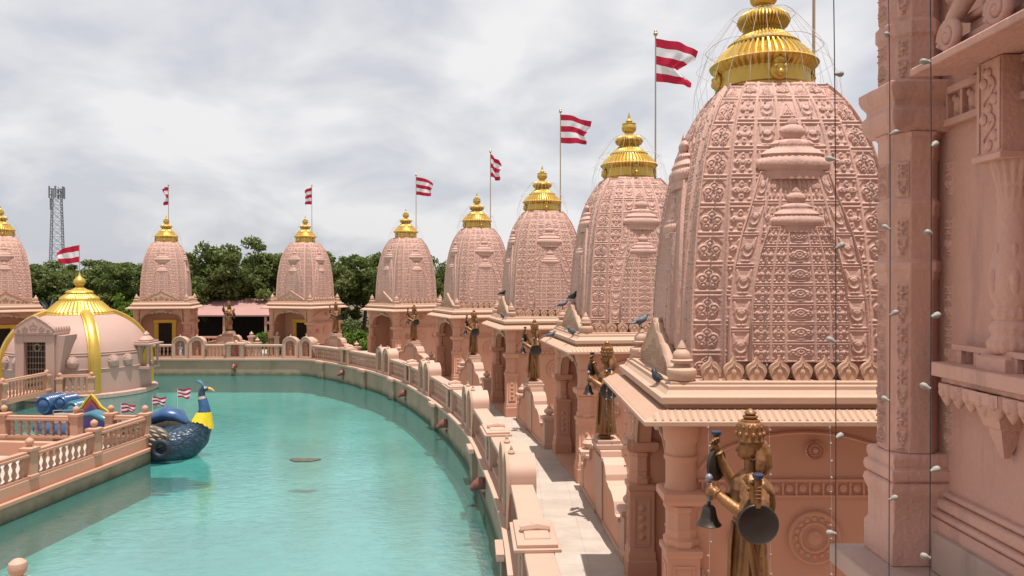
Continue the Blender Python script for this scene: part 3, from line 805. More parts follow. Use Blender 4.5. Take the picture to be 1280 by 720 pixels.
    for a in range(4):
        m = Matrix.Rotation(a * PI / 2, 4, 'Z')
        for k in range(n):
            x = -1.80 + 3.6 * (k + .5) / n
            t = max(0.0, (abs(x) - 1.68) / .17)
            y1 = -1.70 if abs(x) < 1.68 else -(1.70 + .15 * min(1, t) )
            if y1 < -1.80: continue
            w.add([(x - .022, -1.855, 2.921), (x + .022, -1.855, 2.921), (x + .022, y1, 3.006 - (abs(y1) - 1.70) * .53), (x - .022, y1, 3.006 - (abs(y1) - 1.70) * .53),
                   (x, -1.855, 2.944), (x, y1, 3.028 - (abs(y1) - 1.70) * .53)], [(0, 1, 4), (1, 2, 5, 4), (0, 4, 5, 3), (2, 3, 5), (0, 3, 2, 1)], m)
    eave = w.build('eave', M['trim'], root, 25)
    w = MB()
    w.square([(1.585, 3.012), (1.585, 3.06), (1.63, 3.065), (1.66, 3.075), (1.66, 3.15), (1.63, 3.16), (1.60, 3.165), (1.56, 3.215), (1.555, 3.26), (1.52, 3.265), (1.52, 3.30), (1.0, 3.302)])
    w.build('cornice', M['trim'], root, 25, bevel=0.006)
    # --- leaf shaped merlons on three sides
    def leafshape(sc):
        pts = []
        for t in np.linspace(0, PI, 15):
            r = .118 * (1 - .10 * math.cos(2 * t)); pts.append((math.cos(t) * r * 1.1, .10 + math.sin(t) * r * .85))
        pts[7] = (0, .275)
        pts[6] = (.028, .212); pts[8] = (-.028, .212)
        return [(.075, 0)] + pts + [(-.075, 0)]
    w = MB(); lf = leafshape(1)
    w.prism(lf, -.03, .03, 'y')
    inner = [(x * .72, .03 + (z - .03) * .74) for x, z in lf]
    w.tube([(x, -.032, z) for x, z in inner[1:-1]], .012, 5)
    w.ball((0, -.03, .09), .035, .015, .045, 8, 5); w.tube([(0, -.032, .10), (0, -.032, .19)], .01, 5)
    leafm = w.mesh('merlon', M['trim'], 40)
    for sx, sy in ((1, 0), (-1, 0), (0, 1)):
        for k in range(9):
            t = -1.04 + 2.08 * k / 8
            if sx: link('merlon', leafm, root, 0, (1.36 * sx, t, 3.30), PI / 2 * sx)
            else: link('merlon', leafm, root, 0, (t, 1.36, 3.30), PI)
    # --- corner finials
    w = MB()
    w.lathe([(.10, 0), (.15, .01), (.175, .09), (.165, .13), (.10, .16), (.085, .19), (.125, .205), (.13, .235), (.10, .25), (.105, .29), (.085, .33), (.045, .36), (.05, .375), (.035, .41), (.008, .46)], 16, None)
    cf = w.mesh('corner_finial', M['trim'], 40)
    for x, y in ((-1.37, -1.37), (1.37, -1.37), (-1.37, 1.37), (1.37, 1.37)): link('corner_finial', cf, root, 0, (x, y, 3.298))
    # --- carved front pediment
    NU, NV = 170, 70
    p = np.linspace(-1, 1, NU); q = np.linspace(0, 1, NV); PP, QQ = np.meshgrid(p, q)
    top = .10 + .50 * np.maximum(0, 1 - np.abs(PP) / .86) ** .9 + .03 * np.abs(np.sin(PP * 14))
    top = np.where(np.abs(PP) < .03, top + .05, top)
    X = PP * 1.10; Z = QQ * top
    hh = np.maximum.reduce([motif(0, (X - cx) / r, (Z - cz) / r) for cx, cz, r in ((0, .24, .17), (-.30, .17, .13), (.30, .17, .13), (-.56, .12, .1), (.56, .12, .1), (-.76, .08, .08), (.76, .08, .08), (-.92, .06, .06), (.92, .06, .06))])
    edge = 1 - ss(.0, .05, top - Z)
    D = .04 + .055 * np.maximum(hh, edge)
    Pf = np.stack([X, -1.36 - D, 3.301 + Z], -1); Pb = np.stack([X, -1.36 + .05 + 0 * D, 3.301 + Z], -1)
    idx = np.arange(NU * NV).reshape(NV, NU)
    qd = np.stack([idx[:-1, :-1], idx[:-1, 1:], idx[1:, 1:], idx[1:, :-1]], -1).reshape(-1, 4)
    N = NU * NV; rim = []
    for line in (idx[-1, :], idx[:, 0][::-1], idx[:, -1]):
        for a, b in zip(line[:-1], line[1:]): rim.append((a, b, b + N, a + N))
    me = join_meshes('pediment', [(np.concatenate([Pf.reshape(-1, 3), Pb.reshape(-1, 3)]), np.concatenate([qd, qd[:, ::-1] + N, np.array(rim)]))], M['trim'])
    ped = link('pediment', me, root)
    # --- spire and its turrets
    sp = link('spire', spire_mesh(), root)
    outer = turret_mesh(3.50, 5.70, [(3.5, .82), (4.1, .80), (4.6, .745), (5.0, .64), (5.3, .53), (5.7, .40)], .085,
                        [-1, -.66, -.36, -.12, .12, .36, .66, 1], 6, lambda c, r: np.where((c == 0) | (c == 6), 1, np.where(c == 3, 4, 2)), 150, 210)
    inner = turret_mesh(3.50, 5.05, [(3.5, .57), (4.0, .565), (4.4, .53), (4.75, .45), (5.05, .335)], .13,
                        [-1, -.60, -.30, .30, .60, 1], 7, lambda c, r: np.where((c == 0) | (c == 4), 2, np.where(c == 2, 3, 2)), 120, 160)
    def capmesh(r, zh, big):
        w = MB(); k = r / .46; m = Matrix.Diagonal((.95, .36, zh, 1))
        w.lathe([(.40 * k, 0), (.40 * k, .15 * k), (.43 * k, .16 * k), (.47 * k, .20 * k, .05), (.485 * k, .27 * k, .06), (.46 * k, .33 * k, .06), (.38 * k, .37 * k), (.36 * k, .40 * k), (.40 * k, .43 * k, .05), (.33 * k, .50 * k, .05), (.27 * k, .53 * k), (.26 * k, .57 * k), (.28 * k, .60 * k, .05), (.22 * k, .66 * k, .05), (.12 * k, .68 * k),
                 (.10 * k, .71 * k), (.155 * k, .76 * k), (.165 * k, .83 * k), (.12 * k, .90 * k), (.06 * k, .93 * k), (.07 * k, .97 * k), (.01, 1.06 * k)], 60, m, ribs=30)
        return w.mesh('turret_cap', M['spire'], 40)
    cap1 = capmesh(.46, .70, 1); cap2 = capmesh(.34, .68, 0)
    for a in range(4):
        ang = a * PI / 2
        for me, cm, z, off in ((outer, cap1, 5.62, .02), (inner, cap2, 4.99, .055)):
            t = link('niche_turret', me, sp, 0, None, ang)
            hz = np.interp(z + .1, _zz, _hh) + off
            c = link('turret_cap', cm, sp, 0, (hz * math.sin(ang), -hz * math.cos(ang), z), ang)
    # --- gold crown
    w = MB()
    G = 6.84
    w.lathe([(.60, 0), (.60, .08), (.615, .09), (.60, .10), (.58, .22), (.585, .30, .04), (.64, .345, .10), (.685, .375, .08), (.69, .40), (.665, .43, .10), (.62, .50, .13), (.55, .58, .13), (.47, .645, .1), (.455, .66), (.46, .675), (.43, .70, .05), (.36, .76, .06), (.27, .84, .05), (.235, .86), (.24, .88, .1),
             (.31, .92, .12), (.345, .985, .12), (.33, 1.04, .12), (.26, 1.10, .12), (.18, 1.125), (.11, 1.14), (.095, 1.19), (.13, 1.205), (.165, 1.25), (.18, 1.31), (.165, 1.36), (.155, 1.395), (.17, 1.41), (.10, 1.42), (.06, 1.45), (.085, 1.475), (.055, 1.50), (.03, 1.53), (.035, 1.57), (.008, 1.68)], 144, Matrix.Translation((0, 0, G)), ribs=48)
    gold = w.build('gold_crown', M['gold'], root, 40)
    w = MB(); m = Matrix.Translation((0, -.60, G + .10))
    w.ball((0, 0, .09), .11, .06, .12, 12, 8, m); w.ball((0, -.05, .06), .04, .04, .05, 8, 6, m); w.ball((-.06, -.04, .14), .03, .03, .03, 8, 6, m); w.ball((.06, -.04, .14), .03, .03, .03, 8, 6, m)
    w.ball((0, -.02, .22), .07, .04, .06, 8, 6, m)
    lm = w.mesh('lion_mask', M['gold'], 40)
    for a in range(4): link('lion_mask', lm, gold, 0, None, a * PI / 2)
    # --- bird net over the crown
    w = MB(); n = 26
    for k in range(n):
        a = 2 * PI * k / n; c, s = math.cos(a), math.sin(a)
        pr = [(.16, G + 1.16), (.40, G + 1.06), (.74, G + .62), (.93, G + .15), (1.02, G - .22)]
        rr = 1 + .04 * math.sin(k * 2.7)
        fe = .80 * min(1 / max(abs(c), 1e-6), 1 / max(abs(s), 1e-6))
        w.tube([(r * c * rr, r * s * rr, z) for r, z in pr[:3]] + [((.5 * .93 + .5 * fe) * c, (.5 * .93 + .5 * fe) * s, G + .12), (fe * c, fe * s, G - .24)], .0022, 4)
    for r, z in ((.40, G + 1.06), (.74, G + .62), (.86, G + .38)):
        w.tube([(r * math.cos(t), r * math.sin(t), z + .02 * math.sin(5 * t)) for t in np.linspace(0, 2 * PI, 40)], .0045 if r in (.40, .74) else .0022, 4)
    w.build('bird_net', M['net'], root, 0)
    # --- small white bulbs strung down the spire
    for sx in (-.92, -.36, .36, .92):
        w = MB(); pts = []
        for z in np.arange(3.5, 6.8, .22):
            h = np.interp(z, _zz, _hh); y = -h - (.17 if abs(sx) < .5 and z < 5.7 else .05)
            pts.append((sx * (h - .08), y, z))
        w.tube(pts, .0022, 4)
        for p in pts: w.ball((p[0], p[1] - .006, p[2] + random.uniform(-.05, .05)), .012, .012, .019, 6, 4)
        bm_ = w.mesh('light_string', M['bulb'], 40)
        for a in range(4): link('light_string', bm_, sp, 0, None, a * PI / 2)
    return root

proto = shrine_prototype()
SH_LABEL = [
    'nearest and largest carved pink shrine, beside the dark tower wall, cropped by the frame top',
    'carved pink shrine just left of the largest one, with crows perched on its cornice',
    'carved pink shrine third from the right, with the gold crown below the wide striped flag',
    'carved pink shrine fourth from the right, its crown below the folded narrow flag',
    'carved pink shrine right of the tall dark trees, its two arcaded faces seen edge on',
    'carved pink shrine between two clumps of trees, behind the far straight parapet',
    'carved pink shrine directly right of and behind the gold ribbed dome',
    'carved pink shrine cut by the left edge of the photo, behind the dome porch']
SHRINES = []
for i, (x, y, a) in enumerate(SHR):
    o = proto if i == 0 else copy_tree(proto)
    o.location = (x, y, 0); o.rotation_euler = (0, 0, R(a)); o['label'] = SH_LABEL[i]
    SHRINES.append(o)
def local(i, lx, ly, lz=0.0):
    x, y, a = SHR[i]; a = R(a)
    return Vector((x + lx * math.cos(a) - ly * math.sin(a), y + lx * math.sin(a) + ly * math.cos(a), lz))
# ------------------------------------------------------------------ painted figure used in niches and beside doors
def figure_mesh(robe):
    w = MB()
    w.lathe([(.10, 0), (.105, .02), (.095, .2), (.075, .36), (.07, .40), (.085, .47), (.095, .53), (.06, .575), (.03, .59), (.03, .62)], 14, Matrix.Diagonal((1, .7, 1, 1)))
    w.ball((0, -.01, .665), .05, .05, .06)
    w.lathe([(.055, .69), (.06, .71), (.045, .74), (.05, .76), (.02, .82), (.005, .84)], 10)
    for s in (-1, 1):
        w.tube([(.09 * s, 0, .54), (.13 * s, -.02, .43), (.09 * s, -.09, .42 if s > 0 else .50)], [.03, .026, .02], 8)
        w.ball((.085 * s, -.10, .42 if s > 0 else .51), .024, .024, .028)
    return remeshed('figure', w, .014, robe, 2)
FIG = [figure_mesh(M[k]) for k in ('skin_paint', 'robe_red', 'robe_blue', 'robe_grey')]
def add_face_hair(parent, loc):
    w = MB(); w.lathe([(.057, .70), (.062, .71), (.046, .745), (.052, .76), (.02, .825), (.004, .85)], 10); w.tube([(0, .045, .70), (0, .06, .60), (0, .05, .52)], [.04, .04, .02], 8)
    return w.build('crown', M['door_gold'], parent, 40)

# door keepers standing inside the porches
for i in (5, 6, 1, 2, 3, 4):
    for sx in (-1, 1):
        if i in (1, 2, 3, 4) and sx < 0: continue
        lab = 'painted door keeper in the porch of the ' + {5: 'middle far shrine', 6: 'shrine behind the dome', 1: 'second rightmost shrine', 2: 'third rightmost shrine', 3: 'fourth rightmost shrine', 4: 'fifth rightmost shrine'}[i]
        lab += ', right of the door' if sx > 0 else ', left of the door'
        t = thing('door_keeper_statue', lab, 'statue', local(i, .92 * sx, -.56, .05), R(SHR[i][2]), 'door keepers in the shrine porches')
        b = link('body', FIG[2 if sx > 0 else 1], t); b.scale = (1.35, 1.35, 1.35)
        w = MB(); w.box(-.2, .2, -.16, .16, -.045, .002); w.build('plinth', M['trim'], t)
        c = add_face_hair(t, None); c.scale = (1.36, 1.36, 1.36)

# ------------------------------------------------------------------ parapet along the ring
ORD = ['first', 'second', 'third', 'fourth', 'fifth', 'sixth']
def baluster_mesh(h, r=.05, mat='parapet'):
    w = MB()
    w.lathe([(r * 1.1, 0), (r * 1.1, .04 * h), (r * .6, .08 * h), (r * .7, .13 * h), (r * 1.15, .25 * h), (r * .9, .38 * h), (r * .5, .48 * h), (r * .75, .51 * h), (r * .5, .54 * h), (r * .9, .66 * h), (r * 1.1, .78 * h), (r * .7, .89 * h), (r * .6, .93 * h), (r * 1.1, .97 * h), (r * 1.1, h)], 10)
    return w.mesh('baluster', M[mat], 40)
BAL = baluster_mesh(.56, .058)

def balustrade(s0, s1, label):
    sm = (s0 + s1) / 2; x, y, rz = ring(sm, .33); L = s1 - s0
    t = thing('balustrade', label, 'balustrade', (x, y, 0.02), rz, 'balustrades along the pool parapet')
    n = max(2, int(round(L / 1.2)))
    inv = T(x, y, 0.02, rz).inverted()
    P = [inv @ Vector((*ring(s0 + L * k / n, .33)[:2], 0.02)) for k in range(n + 1)]
    wr, wb = MB(), MB()
    for a, b in zip(P[:-1], P[1:]):
        d = (b - a); ang = math.atan2(d.y, d.x); m = Matrix.Translation(a) @ Matrix.Rotation(ang, 4, 'Z'); l = d.length
        wr.box(-.004, l + .004, -.20, .20, .70, .80, m); wr.box(0, l, -.15, .15, .655, .698, m)
        wb.box(0, l, -.16, .16, 0, .095, m)
    wr.build('handrail', M['parapet'], t, bevel=.012); wb.build('base_rail', M['parapet'], t, bevel=.008)
    nb = int(L / .20)
    for k in range(nb):
        s = s0 + L * (k + .5) / nb
        p = inv @ Vector((*ring(s, .33)[:2], 0.02))
        link('baluster', BAL, t, 0, (p.x, p.y, .096))
    return t

def niche_meshes():
    out = {}
    W, H = .42, .92
    arc = [(W * math.cos(a), H + (.30 if abs(math.cos(a)) < .98 else .30) * math.sin(a) * (1 + .12 * math.sin(a) ** 4)) for a in np.linspace(0, PI, 17)]
    inn = [(.28 * math.cos(a), .80 + .24 * math.sin(a)) for a in np.linspace(0, PI, 17)]
    w = MB()
    n = len(arc)
    # front ring, recess and barrel
    yF, yB, yR = -.24, .26, -.04
    oF = [(W, .0)] + arc + [(-W, .0)]; iF = [(.28, .13)] + inn + [(-.28, .13)]
    vs = [(a, yF, b) for a, b in oF] + [(a, yF, b) for a, b in iF] + [(a, yR, b) for a, b in iF] + [(a, yB, b) for a, b in oF]
    k = len(oF); fs = []
    for i in range(k - 1):
        fs += [(i, i + 1, k + i + 1, k + i), (k + i, k + i + 1, 2 * k + i + 1, 2 * k + i), (i + 1, i, 3 * k + i, 3 * k + i + 1)]
    fs += [(0, k, 2 * k - 1, k - 1), (k, 2 * k, 3 * k - 1, 2 * k - 1)]
    fs.append(tuple(range(3 * k, 4 * k)))
    w.add(vs, fs)
    out['shell'] = w.mesh('shell', M['parapet'], 35)
    w = MB(); w.add([(a, yR - .004, b) for a, b in iF], [tuple(range(k))]); w.box(-.27, .27, yR - .15, yR - .005, .131, .16)
    out['back'] = w.mesh('niche_back', M['niche'], 0)
    w = MB(); w.tube([(a * 1.0, yF - .01, b) for a, b in oF], .035, 6); out['mould'] = w.mesh('arch_moulding', M['trim'], 40)
    w = MB(); w.lathe([(.05, 0), (.07, .03), (.06, .06), (.03, .08), (.035, .1), (.008, .16)], 10, Matrix.Translation((0, -.16, H + .325))); out['fin'] = w.mesh('finial', M['trim'], 40)
    return out
NM = niche_meshes()
BAY = ['end nearest the camera', 'second shrine from the right', 'third shrine from the right', 'fourth shrine from the right', 'middle far shrine', 'shrine behind the dome']
for bi, s in enumerate(ARC):
    for j, dx in enumerate((-.48, .48)):
        x, y, rz = ring(s + dx, .33)
        t = thing('arched_niche', '%s round topped parapet niche before the %s' % (('right hand', 'left hand')[j], BAY[bi]), 'niche', (x, y, .02), rz, 'arched niches on the pool parapet')
        link('shell', NM['shell'], t); link('niche_back', NM['back'], t); link('arch_moulding', NM['mould'], t); link('finial', NM['fin'], t)
        f = link('figure', FIG[(0, 1, 0, 0, 0, 0, 1, 0, 0, 0, 0, 3)[bi * 2 + j]], t, 0, (0, -.12, .16)); f.scale = (1, 1, .93)

# cap-topped pedestal niches and the animal head spouts below them
w = MB()
w.box(-.50, -.30, -.22, .22, 0, .80); w.box(.30, .50, -.22, .22, 0, .80); w.box(-.298, .298, -.02, .20, 0, .80); w.box(-.298, .298, -.22, -.021, 0, .12)
PM_body = w.mesh('pedestal_body', M['parapet'], 30)
w = MB(); w.box(-.60, .60, -.34, .30, .802, .85); w.box(-.55, .55, -.29, .26, .851, .90)
w.square([(.26, .901), (.24, .93), (.10, .94)], Matrix.Diagonal((1.3, .7, 1, 1)))
w.tube([(0, -.22, .935), (0, .02, .965), (0, .2, .935)], [.07, .09, .06], 8)
w.ball((0, -.02, 1.0), .06, .08, .05)
PM_cap = w.mesh('cap', M['parapet'], 30)
w = MB(); w.lathe([(.045, .12), (.05, .15), (.03, .18), (.035, .4), (.03, .62), (.05, .68), (.05, .80)], 10); PM_col = w.mesh('colonnette', M['trim'], 40)
w = MB(); w.box(-.29, .29, -.035, -.022, .13, .79); PM_back = w.mesh('niche_back', M['niche'], 0)
w = MB()
w.tube([(0, .12, -.42), (0, -.10, -.40), (0, -.22, -.44), (0, -.36, -.54)], [.15, .15, .12, .06], 12)
w.ball((0, -.14, -.34), .10, .10, .09); w.tube([(.09, -.08, -.33), (.17, -.06, -.27)], [.035, .01], 6); w.tube([(-.09, -.08, -.33), (-.17, -.06, -.27)], [.035, .01], 6)
w.ball((.07, -.2, -.37), .025); w.ball((-.07, -.2, -.37), .025)
SPOUT = remeshed('head', w, .018, M['spout'], 2)
w = MB(); w.lathe([(.16, 0), (.20, .03), (.19, .08), (.12, .1)], 16, Matrix.Translation((0, .10, -.42)) @ Matrix.Rotation(PI / 2, 4, 'X')); w.tube([(0, -.02, -.62), (0, .02, -.78)], [.07, .03], 8)
SPB = w.mesh('wall_plate', M['spout'], 40)
PEDN = ['nearest the camera', 'by the second rightmost shrine', 'by the third rightmost shrine', 'by the fourth rightmost shrine', 'at the far right bend', 'on the far straight parapet']
for bi, s in enumerate(PED):
    x, y, rz = ring(s, .33)
    t = thing('pedestal_niche', 'square parapet pedestal under a flat cap slab, ' + PEDN[bi], 'pedestal', (x, y, .02), rz, 'capped pedestals on the pool parapet')
    link('pedestal_body', PM_body, t, .01); link('cap', PM_cap, t, .008); link('niche_back', PM_back, t)
    link('colonnette', PM_col, t, 0, (-.27, -.18, 0)); link('colonnette', PM_col, t, 0, (.27, -.18, 0))
    f = link('figure', FIG[(0, 1)[bi % 2]], t, 0, (0, -.12, .12)); f.scale = (.8, .8, .75)
    x, y, rz = ring(s, 0.06)
    t = thing('water_spout', 'reddish animal head spout on the pool wall under the pedestal ' + PEDN[bi], 'spout', (x, y, 0), rz, 'animal head spouts above the water')
    link('head', SPOUT, t); link('wall_plate', SPB, t)

stops = sorted([(s - .92, s + .92, 'a', i) for i, s in enumerate(ARC)] + [(s - .51, s + .51, 'p', i) for i, s in enumerate(PED)])
for (a, b) in zip(stops[:-1], stops[1:]):
    if b[0] - a[1] > .35:
        def nm(q): return ('twin niches of the ' + BAY[q[3]]) if q[2] == 'a' else ('pedestal ' + PEDN[q[3]])
        q = b
        lab = 'salmon balustrade running up to the near side of the ' + nm(q)
        if len(lab.split()) > 16: lab = 'salmon balustrade just before the ' + nm(q)
        balustrade(a[1] + .01, b[0] - .01, lab)
balustrade(stops[-1][1] + .01, stops[-1][1] + 2.6, 'salmon balustrade emerging from behind the gold ribbed dome')
balustrade(stops[-1][1] + 3.2, stops[-1][1] + 8.5, 'salmon balustrade by the shrine cut by the left frame edge')
if stops[0][0] > .6: balustrade(.1, stops[0][0] - .01, 'salmon balustrade end cut by the bottom edge of the photo')

# ------------------------------------------------------------------ low statue walls between shrines
def scroll_wall(cx, cy, rz, label, half=2.25, sc=1.0):
    t = thing('statue_wall', label, 'wall', (cx, cy, 0.004), rz, 'low scrolled walls between the shrines')
    prof = [(0, 1.30), (.42, 1.30), (.44, 1.20), (.62, 1.22), (.80, 1.14), (.90, 1.00), (.92, .90), (1.08, .90), (1.12, .86), (1.40, .84), (1.62, .74), (1.70, .60), (1.72, .56), (half - .3, .56)]
    poly = [(-x * sc, z) for x, z in prof[::-1][:-1]] + [(x * sc, z) for x, z in prof]
    half *= 1; e = (half - .3) * sc
    P = [(-e, 0)] + poly + [(e, 0)]
    w = MB(); w.prism([(a, b) for a, b in P], -.14, .14, 'y'); w.build('wall_panel', M['body'], t, 30, bevel=.012)
    w = MB()     # rolled coping following the outline
    for a, b in zip(poly[:-1], poly[1:]):
        if abs(a[0] - b[0]) < 1e-3: continue
        w.add([(a[0], -.19, a[1] + .002), (b[0], -.19, b[1] + .002), (b[0], .19, b[1] + .002), (a[0], .19, a[1] + .002), (a[0], -.19, a[1] + .06), (b[0], -.19, b[1] + .06), (b[0], .19, b[1] + .06), (a[0], .19, a[1] + .06)],
              [(3, 2, 1, 0), (4, 5, 6, 7), (0, 1, 5, 4), (1, 2, 6, 5), (2, 3, 7, 6), (3, 0, 4, 7)])
    w.build('coping', M['parapet'], t, 30)
    w = MB(); w.box(-.30, .30, -.24, .24, 1.365, 1.45); w.box(-.25, .25, -.21, .21, 1.451, 1.52); w.box(-.36 , .36, -.17, -.141, .1, 1.2); w.build('statue_block', M['parapet'], t, 30, bevel=.01)
    w = MB(); w.box(-e, -.4, -.165, -.141, 0, .10); w.box(.4, e, -.165, -.141, 0, .10); w.build('skirting', M['parapet'], t)
    for sx in (-1, 1):
        w = MB(); w.square([(.17, 0), (.17, .12), (.15, .14), (.15, .72), (.20, .76), (.20, .84), (.14, .86)])
        w.lathe([(.08, .86), (.07, .88), (.13, .94), (.14, .99), (.10, 1.04), (.055, 1.06), (.065, 1.08), (.03, 1.12), (.008, 1.17)], 14)
        w.build('end_post', M['parapet'], t, 40, loc=(sx * (e + .16), 0, 0))
    return t

# ------------------------------------------------------------------ bronze statue holding bells and discs
def hand(w, wrist, palm, dirs, curl, r=.0125, L=.092, tdir=None):
    """palm ellipsoid, four bent fingers of unequal length and a thumb from the side of the palm"""
    wrist, palm = Vector(wrist), Vector(palm); f = (palm - wrist).normalized(); s = Vector(dirs).normalized(); c = Vector(curl).normalized()
    w.tube([wrist, wrist + (palm - wrist) * .5, palm + f * .02], [.032, .038, .034], 10)
    for k, ln in enumerate((.9, 1.05, 1.0, .8)):
        b = palm + f * .012 + s * (k - 1.5) * .026
        p1 = b + f * L * .45 * ln; p2 = p1 + (f * .45 + c).normalized() * L * .38 * ln; p3 = p2 + (c - f * .5).normalized() * L * .3 * ln
        w.tube([b, p1, p2, p3], [r * 1.05, r, r * .9, r * .75], 8)
    b = palm - f * .02 + s * -.03
    p1 = b + (s * -.8 + c * .6 + f * .5).normalized() * L * .45; p2 = p1 + (c + f * .5).normalized() * L * .35
    w.tube([b, p1, p2], [r * 1.15, r, r * .8], 8)

def statue_prototype():
    root = thing('bronze_statue', 'x', 'statue', (0, 0, 0), 0, 'bronze attendant statues on the low walls')
    w = MB()
    D = lambda a, b, c: Matrix.Diagonal((a, b, c, 1))
    w.lathe([(.14, .76), (.145, .80), (.13, .88), (.137, .96), (.165, 1.06), (.175, 1.14), (.15, 1.21), (.095, 1.26), (.054, 1.285), (.05, 1.37)], 24, D(1.1, .98, 1))
    # head with face
    w.ball((0, -.005, 1.475), .078, .092, .108, 20, 14)
    w.ball((0, -.055, 1.425), .05, .05, .05, 12, 8)          # jaw
    w.tube([(0, -.088, 1.50), (0, -.118, 1.452), (0, -.10, 1.445)], [.010, .017, .012], 8)   # nose
    w.ball((0, -.096, 1.418), .024, .012, .007, 10, 6); w.ball((0, -.092, 1.405), .02, .012, .008, 10, 6)
    for s in (-1, 1):
        w.ball((.034 * s, -.082, 1.482), .016, .010, .008, 10, 6); w.tube([(.012 * s, -.092, 1.503), (.036 * s, -.092, 1.511), (.058 * s, -.07, 1.50)], .006, 6)
        w.ball((.078 * s, .005, 1.465), .014, .026, .036, 10, 8)                              # ear
        w.torus((.082 * s, .0, 1.413), .024, .008, 12, 6, Matrix.Rotation(PI / 2, 3, 'Y'))        # ear ring
        w.ball((.165 * s, .0, 1.20), .068, .062, .06, 14, 10)                                 # shoulder
        w.ball((.075 * s, -.10, 1.10), .058, .04, .055, 12, 8)                                # chest
    # arms: raised pair (outer) and forward pair
    w.tube([(-.17, .0, 1.20), (-.225, -.02, 1.10), (-.25, -.06, 1.06)], [.066, .058, .052], 12); w.tube([(-.25, -.06, 1.06), (-.235, -.17, 1.25), (-.215, -.235, 1.40)], [.054, .047, .034], 12)
    hand(w, (-.215, -.235, 1.40), (-.21, -.245, 1.445), (0, .4, .3), (.6, -.2, .0))
    w.tube([(.17, .01, 1.20), (.25, .04, 1.07), (.285, .03, 1.00)], [.066, .058, .052], 12); w.tube([(.285, .03, 1.00), (.30, -.03, 1.10), (.295, -.055, 1.17)], [.054, .046, .034], 12)
    hand(w, (.295, -.055, 1.17), (.295, -.05, 1.215), (0, .9, .25), (.4, .2, .05))
    w.tube([(.15, -.03, 1.17), (.215, -.09, 1.03), (.22, -.13, .985)], [.064, .057, .050], 12); w.tube([(.22, -.13, .985), (.15, -.24, 1.06), (.09, -.305, 1.11)], [.052, .045, .033], 12)
    hand(w, (.09, -.305, 1.11), (.055, -.335, 1.125), (.0, .25, .9), (-.5, .45, 0))
    w.tube([(-.15, -.03, 1.17), (-.20, -.09, 1.02), (-.19, -.14, .975)], [.064, .057, .050], 12); w.tube([(-.19, -.14, .975), (-.10, -.24, 1.05), (-.035, -.305, 1.09)], [.052, .045, .033], 12)
    hand(w, (-.035, -.305, 1.09), (-.005, -.335, 1.10), (.0, .25, .9), (.5, .45, 0))
    # necklaces and armlets
    for k, (rr, zz) in enumerate(((.085, 1.255), (.115, 1.215), (.145, 1.165))):
        w.tube([(rr * 1.15 * math.sin(a), -.02 - rr * math.cos(a) * .95, zz - .05 * math.cos(a) * (1 + k * .3)) for a in np.linspace(-1.7, 1.7, 18)], .010, 6)
    for c in ((-.20, -.01, 1.15), (.215, .028, 1.13), (.18, -.06, 1.10)): w.torus(c, .066, .011, 18, 6, Matrix.Rotation(.5 if c[0] > 0 else -.5, 3, 'Y'))
    # bangles
    for p, q in (((-.215, -.235, 1.40), (-.235, -.17, 1.25)), ((.09, -.305, 1.11), (.15, -.24, 1.06)), ((-.035, -.305, 1.09), (-.10, -.24, 1.05))):
        d = (Vector(q) - Vector(p)); c = Vector(p) + d * .12
        w.torus(c, .042, .010, 16, 6, d.normalized().to_track_quat('Z', 'Y').to_matrix())
    # feet
    for s in (-1, 1):
        w.tube([(.07 * s, .01, .82), (.075 * s, .0, .48), (.075 * s, .03, .30), (.075 * s, .02, .07)], [.075, .062, .06, .045], 10); w.tube([(.075 * s, .05, .04), (.08 * s, -.08, .035), (.085 * s, -.15, .02)], [.042, .04, .022], 10)
    link('body', remeshed('body', w, .0075, M['bronze'], 2), root)
    # long hair falling on the back
    w = MB(); w.ball((0, .03, 1.50), .088, .085, .09, 16, 10)
    w.tube([(0, .07, 1.52), (0, .10, 1.42), (0, .115, 1.32), (0, .11, 1.25)], [.07, .08, .075, .04], 12)
    for s in (-1, 1): w.tube([(.06 * s, .05, 1.46), (.085 * s, .06, 1.38), (.095 * s, .05, 1.31), (.08 * s, .06, 1.26)], [.035, .042, .036, .018], 10)
    link('hair', remeshed('hair', w, .012, M['bronze'], 1), root)
    # crown in tiers
    w = MB()
    w.lathe([(.085, 1.525), (.105, 1.53), (.112, 1.545), (.104, 1.56), (.108, 1.60), (.106, 1.64, .05), (.11, 1.67, .08), (.10, 1.69), (.078, 1.70), (.074, 1.715), (.05, 1.725), (.062, 1.74), (.06, 1.75), (.036, 1.757), (.05, 1.772), (.044, 1.785), (.028, 1.80), (.004, 1.815)], 72, D(1, 1.05, 1), ribs=18)
    for k in range(12):
        a = 2 * PI * k / 12
        w.ball((.107 * math.cos(a), .112 * math.sin(a), 1.60), .020, .020, .024, 8, 6); w.ball((.100 * math.cos(a + .26), .105 * math.sin(a + .26), 1.66), .014, .014, .018, 8, 6)
    w.build('crown', M['bronze'], root, 45)
    # robe: pleated skirt, sash, shawl on the shoulder
    w = MB()
    def skirt(u, v):
        a = 2 * PI * u; z = .86 - .76 * v
        r = (.135 + .055 * v ** 1.2) * (1 + (.03 + .07 * v) * math.sin(a * 11 + 2.2 * math.sin(2 * a)) + .03 * math.sin(3 * a + 4 * v))
        return (r * math.cos(a) * 1.1, r * math.sin(a) * .95 - .02 * v, z)
    w.grid(skirt, 120, 16)
    def skin_(u, v):
        x, y, z = skirt(u, v); return (x * .94, y * .94, z - .003)
    w.grid(skin_, 120, 16)
    w.build('skirt', M['bronze'], root, 60)
    w = MB()
    w.torus((0, 0, .845), .138, .022, 40, 8, Matrix.Diagonal((1.1, .92, 1.2)))
